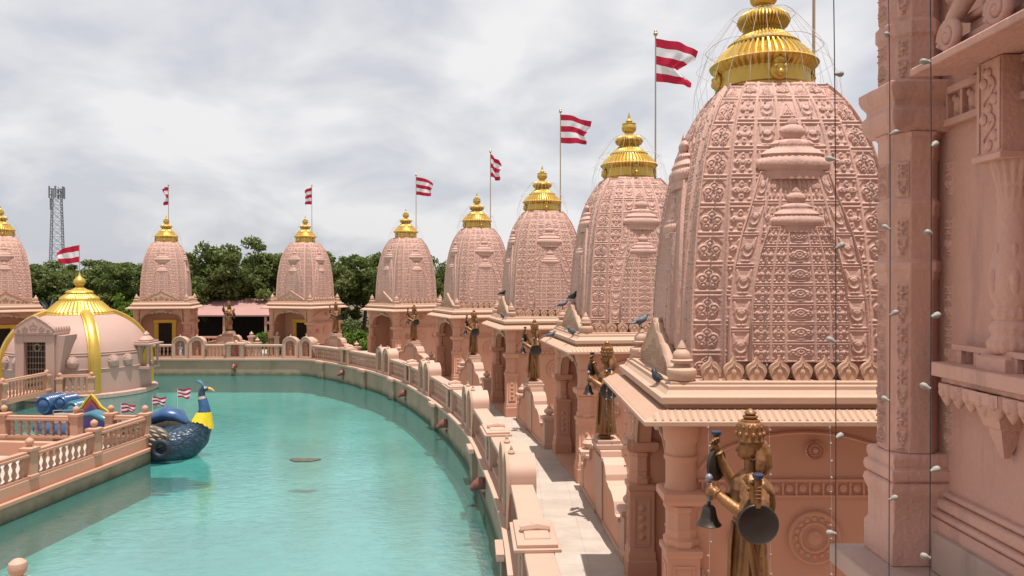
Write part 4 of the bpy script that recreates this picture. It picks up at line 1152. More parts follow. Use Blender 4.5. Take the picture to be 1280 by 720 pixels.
    w.tube([(.02, -.15, .85), (.03, -.175, .66), (.02, -.18, .42), (.03, -.185, .26)], [.03, .042, .04, .05], 8, flat=.5)
    w.tube([(.13, -.06, .84), (.19, -.03, .62), (.21, .0, .42)], [.02, .035, .03], 8)
    w.build('sash', M['bronze'], root, 60)
    w = MB()      # shoulder cloth: two overlapping lobes with folds, falling to the back
    for k in range(5):
        t = k / 4
        w.tube([(.06 + .03 * t, -.09 + .02 * t, 1.20 - .03 * t), (.13 + .04 * t, -.04, 1.262 - .035 * t), (.16 + .045 * t, .05, 1.25 - .04 * t), (.12 + .05 * t, .13, 1.17 - .04 * t), (.07 + .05 * t, .155, 1.04 - .02 * t), (.06 + .05 * t, .15, .92)],
               [.02, .032, .034, .034, .03, .016], 8)
    w.ball((.175, .03, 1.17), .07, .085, .085, 14, 10)
    link('shoulder_cloth', remeshed('shoulder_cloth', w, .010, M['bronze'], 2), root)
    # discs on capped handles
    for x, y, zc, zt in ((.325, -.02, .925, 1.33), (-.225, -.24, 1.28, 1.57)):
        w = MB(); m = Matrix.Translation((x, y, zc)) @ Matrix.Rotation(0 if x > 0 else R(50), 4, 'Z') @ Matrix.Rotation(PI / 2, 4, 'Y')
        rr = .166 if x > 0 else .15
        w.lathe([(.001, -.022), (rr * .9, -.022), (rr, -.012), (rr, .012), (rr * .95, .020), (rr * .92, .016), (.02, .018), (.001, .019)], 48, m)
        disc_ = w.build('disc', M['dark_bronze'], root, 40)
        w = MB(); w.lathe([(.026, zc + rr * .8), (.03, zc + rr + .02), (.022, zc + rr + .04), (.03, zt - .10), (.036, zt - .05), (.028, zt - .04)], 14, Matrix.Translation((x, y, 0)))
        for k in range(4): w.torus((x, y, zc + rr + .05 + k * .03), .028, .008, 16, 6)
        w.build('handle', M['bronze'], disc_, 40)
        w = MB(); w.lathe([(.03, zt - .04), (.042, zt - .03), (.046, zt - .012), (.046, zt), (.03, zt + .008), (.004, zt + .01)], 18, Matrix.Translation((x, y, 0)))
        w.build('handle_cap', M['navy_cap'], disc_, 40)
    # hand bell
    w = MB(); m = Matrix.Translation((.022, -.352, 0))
    w.lathe([(.105, .82), (.108, .826), (.09, .845), (.072, .88), (.06, .93), (.054, .965), (.035, .985), (.015, .99), (.015, 1.02)], 28, m); w.lathe([(.098, .823), (.05, .93), (.001, .96)], 28, m)
    w.ball((.022, -.352, .822), .02)
    bl = w.build('bell', M['dark_bronze'], root, 50)
    w = MB(); w.lathe([(.014, 1.02), (.022, 1.04), (.014, 1.06), (.016, 1.17), (.026, 1.18), (.014, 1.19), (.03, 1.205), (.034, 1.225), (.02, 1.25), (.004, 1.256)], 14, m)
    w.build('bell_handle', M['steel'], bl, 50)
    return root
statue0 = statue_prototype()
WALLS = [(1.95, 6.15, -90), None]
STL = ['nearest bronze statue, holding a bell and dark discs in front of the largest shrine',
       'bronze statue on the low wall between the two rightmost shrines, its dark discs visible',
       'bronze statue below the pediment gap between the second and third shrine from the right',
       'bronze statue between the third and fourth shrine from the right',
       'bronze statue in front of the shrine right of the trees',
       'bronze statue at the right corner of the shrine between two tree clumps',
       'bronze statue with spread arms standing alone before the dark trees',
       'bronze statue hidden behind the gold ribbed dome']
WLL = ['salmon wall carrying the nearest bronze statue', 'salmon scrolled wall with ball finials between the two rightmost shrines',
       'salmon scrolled wall between the second and third shrine from the right', 'salmon scrolled wall between the third and fourth shrine from the right',
       'salmon scrolled wall in front of the shrine right of the trees', 'salmon scrolled wall right of the shrine between two tree clumps',
       'salmon scrolled wall under the statue standing alone before the trees', 'salmon scrolled wall hidden behind the gold ribbed dome']
spots = [(2.035, 6.55, R(-93))]
for i in range(6):
    (xa, ya, aa), (xb, yb, ab) = SHR[i], SHR[i + 1]
    a = math.atan2(yb - ya, xb - xa) - PI; a = R((aa + ab) / 2)
    r = 1.30 if i < 5 else 1.0
    spots.append(((xa + xb) / 2 + math.sin(a) * r, (ya + yb) / 2 - math.cos(a) * r, a))
for i, (x, y, a) in enumerate(spots):
    scroll_wall(x - .0, y, a, WLL[i], sc=1.0 if i < 5 else .82)
    o = statue0 if i == 0 else copy_tree(statue0)
    o.location = (x, y, 1.525); o.rotation_euler = (0, 0, a); o['label'] = STL[i]
# ------------------------------------------------------------------ flags
def flag_mesh(L, Hh, notch, amp, ph, droop, fold=1.0):
    NU, NV = 34, 26; V = []; UV = []; Fc = []
    for j in range(NV + 1):
        v = j / NV
        ln = L * (1 - notch * max(0, 1 - abs(v - .42) / .30)) * (1 - .16 * (1 - v))
        for i in range(NU + 1):
            u = i / NU; x = ln * u * fold
            y = amp * u * math.sin(6.5 * u + ph + 1.6 * v) + amp * .35 * u * math.sin(15 * u - 3 * v + ph)
            z = -Hh * (1 - v) - droop * u ** 1.5 * (.35 + v * .8) + .05 * u * math.sin(5 * u + ph * 2 + 3 * v)
            V.append((x, y, z)); UV.append((u, v))
    for j in range(NV):
        for i in range(NU): Fc.append((j * (NU + 1) + i, j * (NU + 1) + i + 1, (j + 1) * (NU + 1) + i + 1, (j + 1) * (NU + 1) + i))
    me = bpy.data.meshes.new('flag_cloth'); me.from_pydata(V, [], Fc)
    uvl = me.uv_layers.new(name="UVMap")
    for lp in me.loops: uvl.data[lp.index].uv = (UV[lp.vertex_index][0], UV[lp.vertex_index][1] * .998 + .001)
    me.materials.append(M['flag']); me.polygons.foreach_set('use_smooth', [True] * len(me.polygons)); me.update()
    return me
FLG = [  # shrine, heading of the cloth, L, H, notch, amp, phase, droop, fold, label
    (0, 0, 1.0, 1.0, .3, .1, 0, .2, 1, 'thin brass flagpole behind the gold crown of the largest shrine, flag above the frame'),
    (1, 8, 1.10, 1.05, .42, .13, .6, .22, 1, 'large red and white striped flag with torn notch, beside the largest gold crown'),
    (2, 6, 1.10, 1.00, .16, .13, 2.0, .16, 1, 'red and white striped flag above the third shrine from the right'),
    (3, 20, .85, 1.05, .25, .2, 3.6, .42, .55, 'folded red and white flag above the fourth shrine from the right'),
    (4, -10, .95, 1.0, .1, .16, 1.0, .30, 1, 'red and white striped flag above the shrine right of the trees'),
    (5, 168, .55, 1.05, .1, .16, 2.6, .15, 1, 'red and white striped flag hanging left of its pole above the middle far shrine'),
    (6, 172, .62, 1.1, .55, .2, 4.2, .10, .8, 'crumpled red and white flag above the shrine behind the gold dome'),
    (7, 170, .7, 1.0, .2, .16, .4, .1, 1, 'red and white flag above the left frame edge shrine')]
for (i, hd, L, Hh, no, am, ph, dr, fo, lab) in FLG:
    if i == 7: continue
    p = local(i, 0, .66); t = thing('temple_flag', lab, 'flag', (p.x, p.y, 7.05), 0, 'flags above the shrines')
    top = 10.40 - 7.05 if i else 3.6
    w = MB(); w.tube([(0, 0, -.15), (0, 0, top)], [.022, .016], 8); w.build('pole', M['pole'], t)
    w = MB(); w.lathe([(.02, top), (.05, top + .02), (.055, top + .06), (.03, top + .10), (.04, top + .12), (.005, top + .17)], 10); w.build('pole_finial', M['pole'], t)
    w = MB(); w.tube([(0, 0, .05), (-.18 * math.sin(R(SHR[i][2])) * -1, .18 * math.cos(R(SHR[i][2])) * -1, .0)], .012, 6); w.build('bracket', M['pole'], t)
    if True:
        f = link('flag_cloth', flag_mesh(L, Hh, no, am, ph, dr, fo), t, 0, (0.015, 0, top - .06), R(hd))

# ------------------------------------------------------------------ gold ribbed dome in the water
DX, DY = -21.4, 38.0
dome = thing('dome_shrine', 'pale pink dome with gold ribs and gold cap standing in the pool', 'shrine', (DX, DY, WZ)); dome.scale = (.89, .89, 1)
w = MB(); w.lathe([(3.86, -1.0), (3.86, .0), (3.95, .03), (3.95, .20), (3.90, .23), (3.4, .235)], 96); w.build('base_slab', M['ledge'], dome)
DP = [(3.62, .236), (3.62, .8), (3.61, 1.4), (3.57, 1.9), (3.47, 2.25), (3.30, 2.60), (3.02, 2.98), (2.68, 3.30), (2.25, 3.58), (1.8, 3.78), (1.4, 3.9)]
dpz = np.array([p[1] for p in DP]); dpr = np.array([p[0] for p in DP])
def dense(P, n):
    a = np.array(P, float); o = catmull([tuple(p) for p in a], .08); return [tuple(p) for p in o]
w = MB(); w.lathe(dense(DP, 60), 128); body = w.build('shell', M['dome'], dome, 50)
for z, r in ((1.36, 3.625), (2.02, 3.555), (2.12, 3.525)):
    w = MB(); w.torus((0, 0, z), r, .03, 128, 6); w.build('string_course', M['dome'], body)
w = MB()
w.lathe([(1.55, 3.76), (1.72, 3.78, .0), (1.74, 3.83, .03), (1.66, 3.92, .03), (1.68, 3.95, .04), (1.58, 4.05, .05), (1.16, 4.42, .05), (1.12, 4.46), (1.02, 4.47), (1.0, 4.50), (1.02, 4.58, .04), (.96, 4.66, .05), (.68, 4.82, .05), (.66, 4.86), (.70, 4.90, .03), (.62, 4.98, .04), (.40, 5.03), (.34, 5.06), (.22, 5.14), (.16, 5.18), (.20, 5.22), (.29, 5.33), (.31, 5.43), (.24, 5.56), (.10, 5.68), (.07, 5.74), (.02, 5.90)], 180, None, ribs=44)
w.build('gold_cap', M['gold'], dome, 40)
for k in range(4):
    a = R(40 + 90 * k)
    w = MB(); P = dense(DP, 40)
    for side, (hw, o0, o1) in enumerate(((.22, -.05, .16), (.29, -.05, .10))):
        vs = []; fs = []
        for i, (r, z) in enumerate(P):
            z = max(z, .24)
            r0, z0 = P[max(i - 1, 0)]; r1, z1 = P[min(i + 1, len(P) - 1)]
            L = math.hypot(r1 - r0, z1 - z0) or 1; nr, nz = (z1 - z0) / L, -(r1 - r0) / L
            for (x, d) in ((-hw, o0), (-hw, o1), (-hw * .6, o1 + (.05 if side == 0 else 0)), (hw * .6, o1 + (.05 if side == 0 else 0)), (hw, o1), (hw, o0)):
                vs.append((x, -(r + d * nr), z + d * nz))
        for i in range(len(P) - 1):
            for j in range(5): fs.append((i * 6 + j, i * 6 + j + 1, (i + 1) * 6 + j + 1, (i + 1) * 6 + j))
        w.add(vs, fs)
    w.build('gold_rib', M['gold'], dome, 40, rz=a)
w = MB(); w.lathe([(.30, 0), (.30, .05), (.22, .08), (.24, .14), (.14, .20), (.05, .23), (.001, .26)], 24)
for k in range(12): w.ball((.23 * math.cos(k * PI / 6), .23 * math.sin(k * PI / 6), .09), .06, .06, .04, 8, 6)
bossm = w.mesh('lotus_boss', M['dome'], 40)
for ad in (12, 24, 55, 68, -22, -38, 160, 200, 250, 290):
    a = R(ad); o = link('lotus_boss', bossm, dome); z = 1.70; r = np.interp(z, dpz, dpr) - .02
    o.matrix_local = Matrix.Translation((r * math.sin(a), -r * math.cos(a), z)) @ Matrix.Rotation(a, 4, 'Z') @ Matrix.Rotation(PI / 2, 4, 'X')
def portal(ang, depth, wd, ht, cat, z0=.24):
    t = bpy.data.objects.new('portal', None); COL.objects.link(t); t.parent = dome; t.rotation_euler = (0, 0, ang)
    return t
# front porch with grille door
w = MB(); y0, y1 = -4.05, -2.6
w.box(-.98, -.55, y0, y1, .24, 3.02); w.box(.55, .98, y0, y1, .24, 3.02); w.box(-.549, .549, y0, y1, 2.70, 3.019); w.box(-.549, .549, y0 + .3, y1, .24, 2.699)
w.box(-1.04, 1.04, y0 - .06, y1, 3.021, 3.10)
w.prism([(-.98, .24), (-.98, 3.0), (-1.2, 3.0), (-1.0, .24)], -3.8, -3.0, 'y')
w.prism([(.98, 3.0), (.98, .24), (1.0, .24), (1.45, 3.0)], -3.9, -2.8, 'y')
porch = w.build('porch', M['dome'], dome, bevel=.01)
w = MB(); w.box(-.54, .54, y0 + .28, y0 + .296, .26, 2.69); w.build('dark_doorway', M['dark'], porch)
w = MB()
for k in range(8): w.tube([(-.5 + k / 7, y0 + .22, .26), (-.5 + k / 7, y0 + .22, 2.69)], .008, 6)
for k in range(9): w.tube([(-.54, y0 + .225, .4 + k * .27), (.54, y0 + .225, .4 + k * .27)], .010, 6)
w.torus((0, y0 + .215, 2.45), .16, .02, 20, 6, Matrix.Rotation(PI / 2, 3, 'X'))
w.build('door_grille', M['pole'], porch)
NU, NV = 140, 60; PP, QQ = np.meshgrid(np.linspace(-1, 1, NU), np.linspace(0, 1, NV))
top = .16 + .62 * np.maximum(0, 1 - np.abs(PP) / 1.02) ** .75 + .03 * np.abs(np.sin(PP * 12)); Xp = PP * .98; Zp = QQ * top
hh = np.maximum.reduce([motif(0, (Xp - cx) / r, (Zp - cz) / r) for cx, cz, r in ((0, .34, .24), (-.42, .22, .18), (.42, .22, .18), (-.74, .13, .1), (.74, .13, .1))])
Dp = .06 + .05 * np.maximum(hh, 1 - ss(0, .05, top - Zp))
Pf = np.stack([Xp, y0 - Dp, 3.101 + Zp], -1); Pb = np.stack([Xp, y0 + .12 + 0 * Dp, 3.101 + Zp], -1)
idx = np.arange(NU * NV).reshape(NV, NU); qd = np.stack([idx[:-1, :-1], idx[:-1, 1:], idx[1:, 1:], idx[1:, :-1]], -1).reshape(-1, 4); N = NU * NV; rim = []
for line in (idx[-1, :], idx[:, 0][::-1], idx[:, -1]):
    for a, b in zip(line[:-1], line[1:]): rim.append((a, b, b + N, a + N))
link('pediment', join_meshes('pediment', [(np.concatenate([Pf.reshape(-1, 3), Pb.reshape(-1, 3)]), np.concatenate([qd, qd[:, ::-1] + N, np.array(rim)]))], M['dome']), porch)
for k in range(6):
    w = MB(); w.prism([(-.10, 0), (.10, 0), (.11, .12), (0, .30), (-.11, .12)], -.03, .03, 'x'); w.build('merlon', M['dome'], porch, loc=(1.0, y0 + .12 + k * .23, 3.101))
# small window bay on the right side
w = MB(); w.box(-.75, .75, -4.1, -3.45, 1.15, 1.28); w.box(-.85, .85, -4.25, -3.3, 2.32, 2.40); w.box(-.7, .7, -4.05, -3.3, 2.401, 2.5); w.lathe([(.5, 2.501), (.52, 2.56), (.3, 2.72), (.2, 2.76), (.22, 2.82), (.05, 2.98)], 20, Matrix.Translation((0, -3.65, 0)) @ Matrix.Diagonal((1, .7, 1, 1)))
w.box(-.68, .68, -3.6, -3.45, 1.281, 2.319)
bay = w.build('window_bay', M['dome'], dome, bevel=.01, rz=R(92))
for x in (-.62, .62):
    w = MB(); w.lathe([(.09, 1.281), (.09, 1.35), (.055, 1.4), (.06, 1.8), (.05, 2.1), (.1, 2.2), (.1, 2.319)], 12, Matrix.Translation((x, -4.0, 0))); w.build('bay_column', M['dome'], bay)
w = MB(); w.prism([(-.36, 1.30), (.36, 1.30), (.36, 1.9), (.2, 2.12), (0, 2.2), (-.2, 2.12), (-.36, 1.9)], -3.64, -3.601, 'y'); w.build('gold_window', M['door_gold'], bay)
df = thing('temple_flag', 'broad red and white flag flying left from the gold dome cap', 'flag', (DX, DY, 4.85), 0, 'flags above the shrines')
w = MB(); w.tube([(0, 0, 0), (0, 0, 1.45)], [.02, .014], 8); w.build('pole', M['pole'], df)
def wide_flag():
    me = flag_mesh(1.05, .85, .0, .16, 1.2, .30, 1.0)
    for lp in me.loops:
        u, v = me.uv_layers[0].data[lp.index].uv; me.uv_layers[0].data[lp.index].uv = (u, v * .599 + .0005)
    return me
link('flag_cloth', wide_flag(), df, 0, (-.012, 0, 1.42), R(183))

# ------------------------------------------------------------------ landing platform in the water, its railings and bridge
K = Vector((-10.78, 22.85, 0)); rzP = math.atan2(-.996, -.09)      # local +x runs along the right edge towards the camera, +y to the right of it
plat = thing('landing_platform', 'salmon landing platform with a cream floor rising from the pool at left', 'platform', (K.x, K.y, 0), rzP)
# local frame: x towards camera, y = direction (.996,-.09) rotated; platform body lies at negative y
w = MB(); w.box(-.02, 14, -16, 0, FLOOR_Z, -.58); w.build('retaining_wall', M['poolwall'], plat)
w = MB(); w.box(-.12, 14, -16, .10, -.579, -.49); w.build('edge_coping', M['terrace'], plat, bevel=.01)
w = MB(); w.box(.12, 14, -16, -.22, -.489, -.40); w.build('paving', M['floor'], plat, 0)
w = MB(); w.box(0, 14, -.22, -.02, -.488, -.18); w.box(-.02, .10, -16, -.30, -.488, -.18); w.build('low_wall', M['terrace'], plat, bevel=.01)
w = MB(); w.box(1.6, 1.8, -15.5, -1.8, -.399, -.02); w.build('step_wall', M['body'], plat, bevel=.01)
BAL2 = baluster_mesh(.46, .055, 'terrace')
PT = MB(); PT.square([(.15, 0), (.15, .08), (.12, .10), (.12, .62), (.16, .66), (.16, .72), (.10, .74)])
PT.lathe([(.06, .74), (.05, .77), (.085, .81), (.095, .86), (.08, .91), (.04, .94), (.01, .955)], 14)
POST = PT.mesh('post', M['terrace'], 40)
def railing(p0, p1, z, label, h=.46, posts=(0, 1), npost=1, parent_rz=True, bal=None, sp=.22):
    p0, p1 = Vector(p0), Vector(p1); d = p1 - p0; L = d.length
    t = thing('railing', label, 'railing', (p0.x, p0.y, z), math.atan2(d.y, d.x), 'railings of the landing platform and dome')
    w = MB(); w.box(0, L, -.11, .11, h + .001, h + .07); w.box(0, L, -.075, .075, h + .071, h + .13); w.build('handrail', M['terrace'], t, bevel=.012)
    w = MB(); w.box(0, L, -.08, .08, -.06, -.001); w.build('base_rail', M['terrace'], t)
    pos = np.linspace(0, L, npost + 1)
    for k in posts: link('post', POST, t, 0, (pos[k], 0, -.06))
    for a, b in zip(pos[:-1], pos[1:]):
        n = int((b - a - .3) / sp)
        for j in range(n): link('baluster', BAL2 if bal is None else bal, t, 0, (a + .15 + (b - a - .3) * (j + .5) / n, 0, 0))
    return t
Mp = T(K.x, K.y, 0, rzP)
def pl(x, y): v = Mp @ Vector((x, y, 0)); return (v.x, v.y, 0)
railing(pl(.06, -.12), pl(9.66, -.12), -.12, 'salmon railing along the waterside edge of the landing platform, with ball topped posts', posts=range(5), npost=4)
railing(pl(.12, -.35), pl(.12, -1.15), -.12, 'short salmon railing on the platform corner behind the peacock boat', posts=(1,), npost=1)
railing(pl(.40, -2.05), pl(.40, -6.6), -.12, 'salmon railing along the rear of the landing platform, in front of the blue boat', posts=range(3), npost=2)
# bridge to the porch
br = thing('footbridge', 'narrow footbridge with a pink deck leading to the dome porch', 'bridge', (-21.5, 24.2, -.40))
w = MB(); w.box(-.9, .9, -1.0, 10.2, -.16, 0); w.build('deck', M['body'], br)
for k in range(3):
    w = MB(); w.box(-.7, .7, -.15, .15, FLOOR_Z + .4, -.162); w.build('pier', M['poolwall'], br, loc=(0, 1.5 + 3 * k, 0))
railing((-20.68, 25.2, 0), (-20.68, 34.1, 0), -.34, 'pink railing on the right side of the footbridge to the dome porch', h=.66, posts=range(4), npost=3, bal=baluster_mesh(.66, .05, 'terrace'))
railing((-20.3, 34.45, 0), (-19.1, 34.85, 0), -.52, 'short pink railing beside the dome porch', h=.66, posts=(0, 1), npost=1, bal=baluster_mesh(.66, .05, 'terrace'))

# notice board at the gap in the rear railing
nb = thing('notice_board', 'small blank cream notice board on a thin frame by the platform gap', 'sign', (-13.25, 22.9, -.40), R(4))
w = MB(); w.tube([(-.42, 0, 0), (-.42, 0, 1.0)], .025, 8); w.tube([(.42, 0, 0), (.42, 0, 1.0)], .025, 8); w.tube([(-.42, 0, 1.0), (.42, 0, 1.0)], .02, 8); w.build('frame', M['steel'], nb)
w = MB(); w.box(-.40, .40, -.02, .02, .62, .92); w.build('board', M['cream'], nb, bevel=.006)

# ------------------------------------------------------------------ peacock boat
pb = thing('peacock_boat', 'blue peacock shaped boat with raised neck and yellow collar moored at the platform corner', 'boat', (-11.0, 23.75, 0))
w = MB()
def hull(u, v):
    x = -2.2 + 3.85 * u
    prof_w = [(-2.2, .02), (-1.6, .62), (-.8, .82), (0, .86), (.6, .78), (1.1, .58), (1.45, .33), (1.65, .03)]
    prof_t = [(-2.2, -.55), (-1.9, -.3), (-1.2, -.18), (-.4, -.10), (.4, -.02), (1.0, .06), (1.4, .18), (1.6, .05), (1.65, -.12)]
    prof_b = [(-2.2, -.58), (-1.9, -.95), (-1.2, -1.2), (0, -1.25), (.8, -1.15), (1.2, -.98), (1.5, -.66), (1.65, -.15)]
    hw = np.interp(x, *zip(*prof_w)); zt = np.interp(x, *zip(*prof_t)); zb = np.interp(x, *zip(*prof_b))
    a = 2 * PI * v; zc = (zt + zb) / 2; hz = (zt - zb) / 2
    return (x, hw * math.cos(a), zc + hz * math.sin(a))
w.grid(hull, 48, 36)
w.ball((1.12, 0, -.40), .50, .48, .42); w.tube([(.95, 0, -.45), (1.30, 0, -.16), (1.46, 0, .12), (1.49, 0, .38), (1.45, 0, .68), (1.39, 0, .92), (1.40, 0, 1.07), (1.49, 0, 1.15), (1.58, 0, 1.14), (1.63, 0, 1.12)], [.44, .40, .29, .175, .13, .11, .105, .10, .08, .05], 16)
hm = remeshed('hull', w, .035, M['peacock_blue'], 3)
link('hull', hm, pb)
w = MB(); w.tube([(1.485, 0, .34), (1.475, 0, .52), (1.445, 0, .70), (1.405, 0, .84)], [.19, .165, .142, .128], 20); w.build('neck', M['neck_blue'], pb, 60)
w = MB(); w.tube([(1.408, 0, .82), (1.392, 0, .90)], [.134, .122], 20); w.build('neck_ring', M['feather_edge'], pb, 60)
w = MB()
def collar(u, v):
    a = 2 * PI * u; t = v; c = Vector((1.475, 0, .42)).lerp(Vector((1.42, 0, .14)), t); r = .185 + .11 * t
    drop = -.26 * t * max(0, math.cos(a)) ** 1.5 + .015 * math.sin(14 * a) * (.3 + t)
    return (c.x + (r + .03) * math.cos(a), (r + .02) * math.sin(a), c.z + drop)
w.grid(collar, 60, 14); w.build('collar', M['yellow'], pb, 60)
w = MB(); w.tube([(1.58, 0, 1.145), (1.69, 0, 1.12), (1.80, 0, 1.05)], [.055, .038, .008], 12); w.build('beak', M['orange'], pb, 60)
w = MB()
for s in (-1, 1): w.ball((1.525, .082 * s, 1.165), .024, .016, .024, 10, 8)
w.build('eyes', M['white'], pb)
w = MB()
for k in range(5):
    w.tube([(1.45, (k - 2) * .02, 1.20), (1.40, (k - 2) * .04, 1.30), (1.31, (k - 2) * .06, 1.36)], [.03, .02, .024], 8); w.ball((1.30, (k - 2) * .06, 1.37), .034)
link('crest', remeshed('crest', w, .018, M['teal'], 1), pb)
for s in (-1, 1):      # folded wings with overlapping feathers
    wing = MB(); edge = MB()
    wing.ball((-.12, s * .80, -.22), .88, .17, .42, 20, 12); wo = wing.build('wing', M['feather'], pb, 50)
    for r in range(6):
        for c in range(8):
            x = .62 - c * .21 - (r % 2) * .10; z = .12 - r * .125
            e = 1 - ((x + .12) / .88) ** 2 - ((z + .22) / .42) ** 2
            if e < .05: continue
            y = s * (.80 + .17 * math.sqrt(e) + .004)
            edge.ball((x, y, z), .115, .016, .030, 10, 6, Matrix.Translation((x, y, z)) @ Matrix.Rotation(.35, 4, 'Y') @ Matrix.Translation((-x, -y, -z)))
    edge.build('wing_feathers', M['feather_edge'], wo, 50)
w = MB(); w.tube([(-.40, .15, .0), (-.12, .15, .20), (.25, .15, .34), (.62, .12, .28), (.92, .1, .06)], [.10, .30, .36, .30, .10], 16, flat=.62); w.build('seat_back', M['bright_blue'], pb, 50)
w = MB(); w.torus((.60, -1.02, -.52), .22, .085, 28, 12, Matrix.Rotation(PI / 2, 3, 'X')); w.build('fender_tyre', M['rubber'], pb, 60)
w = MB(); w.tube([(-1.0, 0, -.2), (-1.5, 0, .2), (-1.9, 0, .36), (-2.3, 0, .30)], [.35, .32, .26, .12], 12, flat=.5); w.build('tail', M['teal'], pb, 60)
for (x, y, zt, hd, lab) in ((-.95, -.3, .72, 6, 'tilted small striped flag behind the platform corner post'), (-.42, .62, .80, 2, 'small striped flag just left above the peacock boat back'), (.30, .8, 1.02, 2, 'small striped flag nearest the peacock head')):
    t = thing('boat_flag', lab, 'flag', (-11.0 + x, 23.75 + y, -.35), 0, 'small flags on the peacock boat')
    w = MB(); w.tube([(0, 0, 0), (0, 0, zt + .36)], .007, 6); w.build('stick', M['white'], t)
    me = flag_mesh(.42, .28, .0, .04, x, .03, 1)
    link('flag_cloth', me, t, 0, (.006, 0, zt + .35), R(hd))

# second boat behind the platform: curled blue tail and ornate backrest
b2 = thing('pedal_boat', 'blue boat with rolled scroll ends and ornate backrest behind the platform railing', 'boat', (-15.2, 26.9, 0), R(-12))
w = MB(); w.grid(lambda u, v: ((-1.6 + 3.4 * u), (.75 * math.sin(PI * min(max(u, .06), .94)) ** .5) * math.cos(2 * PI * v), -.72 + .42 * math.sin(2 * PI * v) * math.sin(PI * min(max(u, .06), .94)) ** .4), 30, 24); w.build('hull', M['bright_blue'], b2, 60)
for (x, z, r, ln, mm) in ((-1.05, .14, .34, .9, 'bright_blue'), (.05, -.02, .33, .8, 'teal'), (-.45, .22, .26, .7, 'bright_blue')):
    w = MB(); m = Matrix.Translation((x, -ln / 2, z)) @ Matrix.Rotation(PI / 2, 4, 'X') @ Matrix.Translation((0, 0, -ln))
    w.lathe([(.02, 0), (r * .8, .0), (r, .06), (r, ln - .06), (r * .85, ln), (r * .6, ln - .03), (r * .45, ln + .02), (r * .2, ln + .05), (.01, ln + .05)], 28, m)
    for k in range(10): w.torus(tuple(m @ Vector((0, 0, .1 + k * (ln - .2) / 9))), r, .02, 24, 6, Matrix.Rotation(PI / 2, 3, 'X'))
    w.build('scroll', M[mm], b2, 50)
tb = thing('ornate_backrest', 'ornate crest shaped board in gold, orange and purple behind the notice board', 'board', (-13.35, 24.4, -.3), R(4))
og = [(-.62, 0), (-.62, .42), (-.5, .62), (-.28, .78), (-.14, 1.0), (0, 1.16), (.14, 1.0), (.28, .78), (.5, .62), (.62, .42), (.62, 0)]
w = MB(); w.prism(og, -.05, .05, 'y'); bo = w.build('gold_edge', M['door_gold'], tb, 30)
w = MB(); w.prism([(x * .84, .04 + z * .84) for x, z in og], -.075, -.051, 'y'); w.build('orange_border', M['robe_red'], bo)
w = MB(); w.prism([(x * .70, .06 + z * .70) for x, z in og], -.095, -.076, 'y'); w.build('purple_panel', M['purple'], bo)
w = MB(); w.tube([(x, -.06, z) for x, z in og], .045, 6); w.build('rolled_rim', M['door_gold'], bo, 50)
w = MB(); w.box(-.5, .5, -.05, .05, -1.2, .0); w.build('support', M['wire'], tb)

# drifting debris on the water
w = MB(); pts = [(.42 * math.cos(a) * (1 + .25 * math.sin(3 * a)), .26 * math.sin(a) * (1 + .3 * math.cos(2 * a))) for a in np.linspace(0, 2 * PI, 18)[:-1]]
w.prism(pts, WZ - .02, WZ + .02, 'z')
dbo = w.build('floating_mat', M['feather'], None, 0, loc=((380 - 640) * 23.2 / 960, 23.2, 0)); tag(dbo, 'brown mat of leaves drifting alone on the open water', 'debris')

# near parapet post at the lower left corner
npst = thing('parapet_post', 'terracotta ball topped post at the lower left corner of the photo', 'post', (-5.55, 8.6, 0))
w = MB(); w.square([(.20, 0), (.20, .1), (.17, .12), (.17, .86), (.23, .92), (.23, 1.0), (.15, 1.03)]); w.build('shaft', M['parapet'], npst)
w = MB(); w.lathe([(.09, 1.03), (.13, 1.05), (.13, 1.08), (.06, 1.10), (.05, 1.12), (.085, 1.155), (.10, 1.21), (.088, 1.27), (.05, 1.305), (.005, 1.32)], 20); w.build('ball_finial', M['parapet'], npst)

# ------------------------------------------------------------------ near tower on the right
tw = thing('temple_tower', 'shaded pink stone temple tower filling the right edge with balcony and carved pilaster', 'tower', (0, 0, 0))
w = MB(); w.box(2.60, 7.5, -3, 4.74, 3.02, 9.0); w.box(2.50, 7.5, -3, 4.80, 0.0, 3.018); w.build('wall', M['tower'], tw)
w = MB(); w.box(2.06, 2.9, -3, 4.98, 2.60, 2.72); w.box(2.16, 2.9, -3, 4.90, 2.44, 2.599); w.box(2.22, 2.9, -3, 4.84, 0, 2.439); w.build('plinth_ledge', M['ledge'], tw, bevel=.012)
w = MB(); w.box(2.46, 2.62, -3, 4.5, 2.721, 2.95); w.build('wall_base', M['ledge'], tw, bevel=.01)
w = MB()
for (z0, z1, p) in ((3.02, 3.06, .10), (3.061, 3.13, .07), (3.131, 3.17, .04)): w.box(2.60 - p, 2.7, -3, 4.6, z0, z1)
w.build('base_moulding', M['tower'], tw, bevel=.02)
PX, PY = 2.445, 4.74
w = MB(); Mx = Matrix.Translation((PX, PY, 0))
k8 = lambda h: h / math.cos(PI / 8)
w.square([(.185, 2.721), (.185, 2.90), (.168, 2.93), (.168, 3.10), (.18, 3.13), (.192, 3.17), (.185, 3.20), (.17, 3.215)], Mx)
w.square([(.17, 3.216), (.186, 3.235), (.19, 3.26), (.184, 3.29), (.165, 3.30), (.175, 3.33), (.175, 3.37), (.16, 3.385)], Mx)
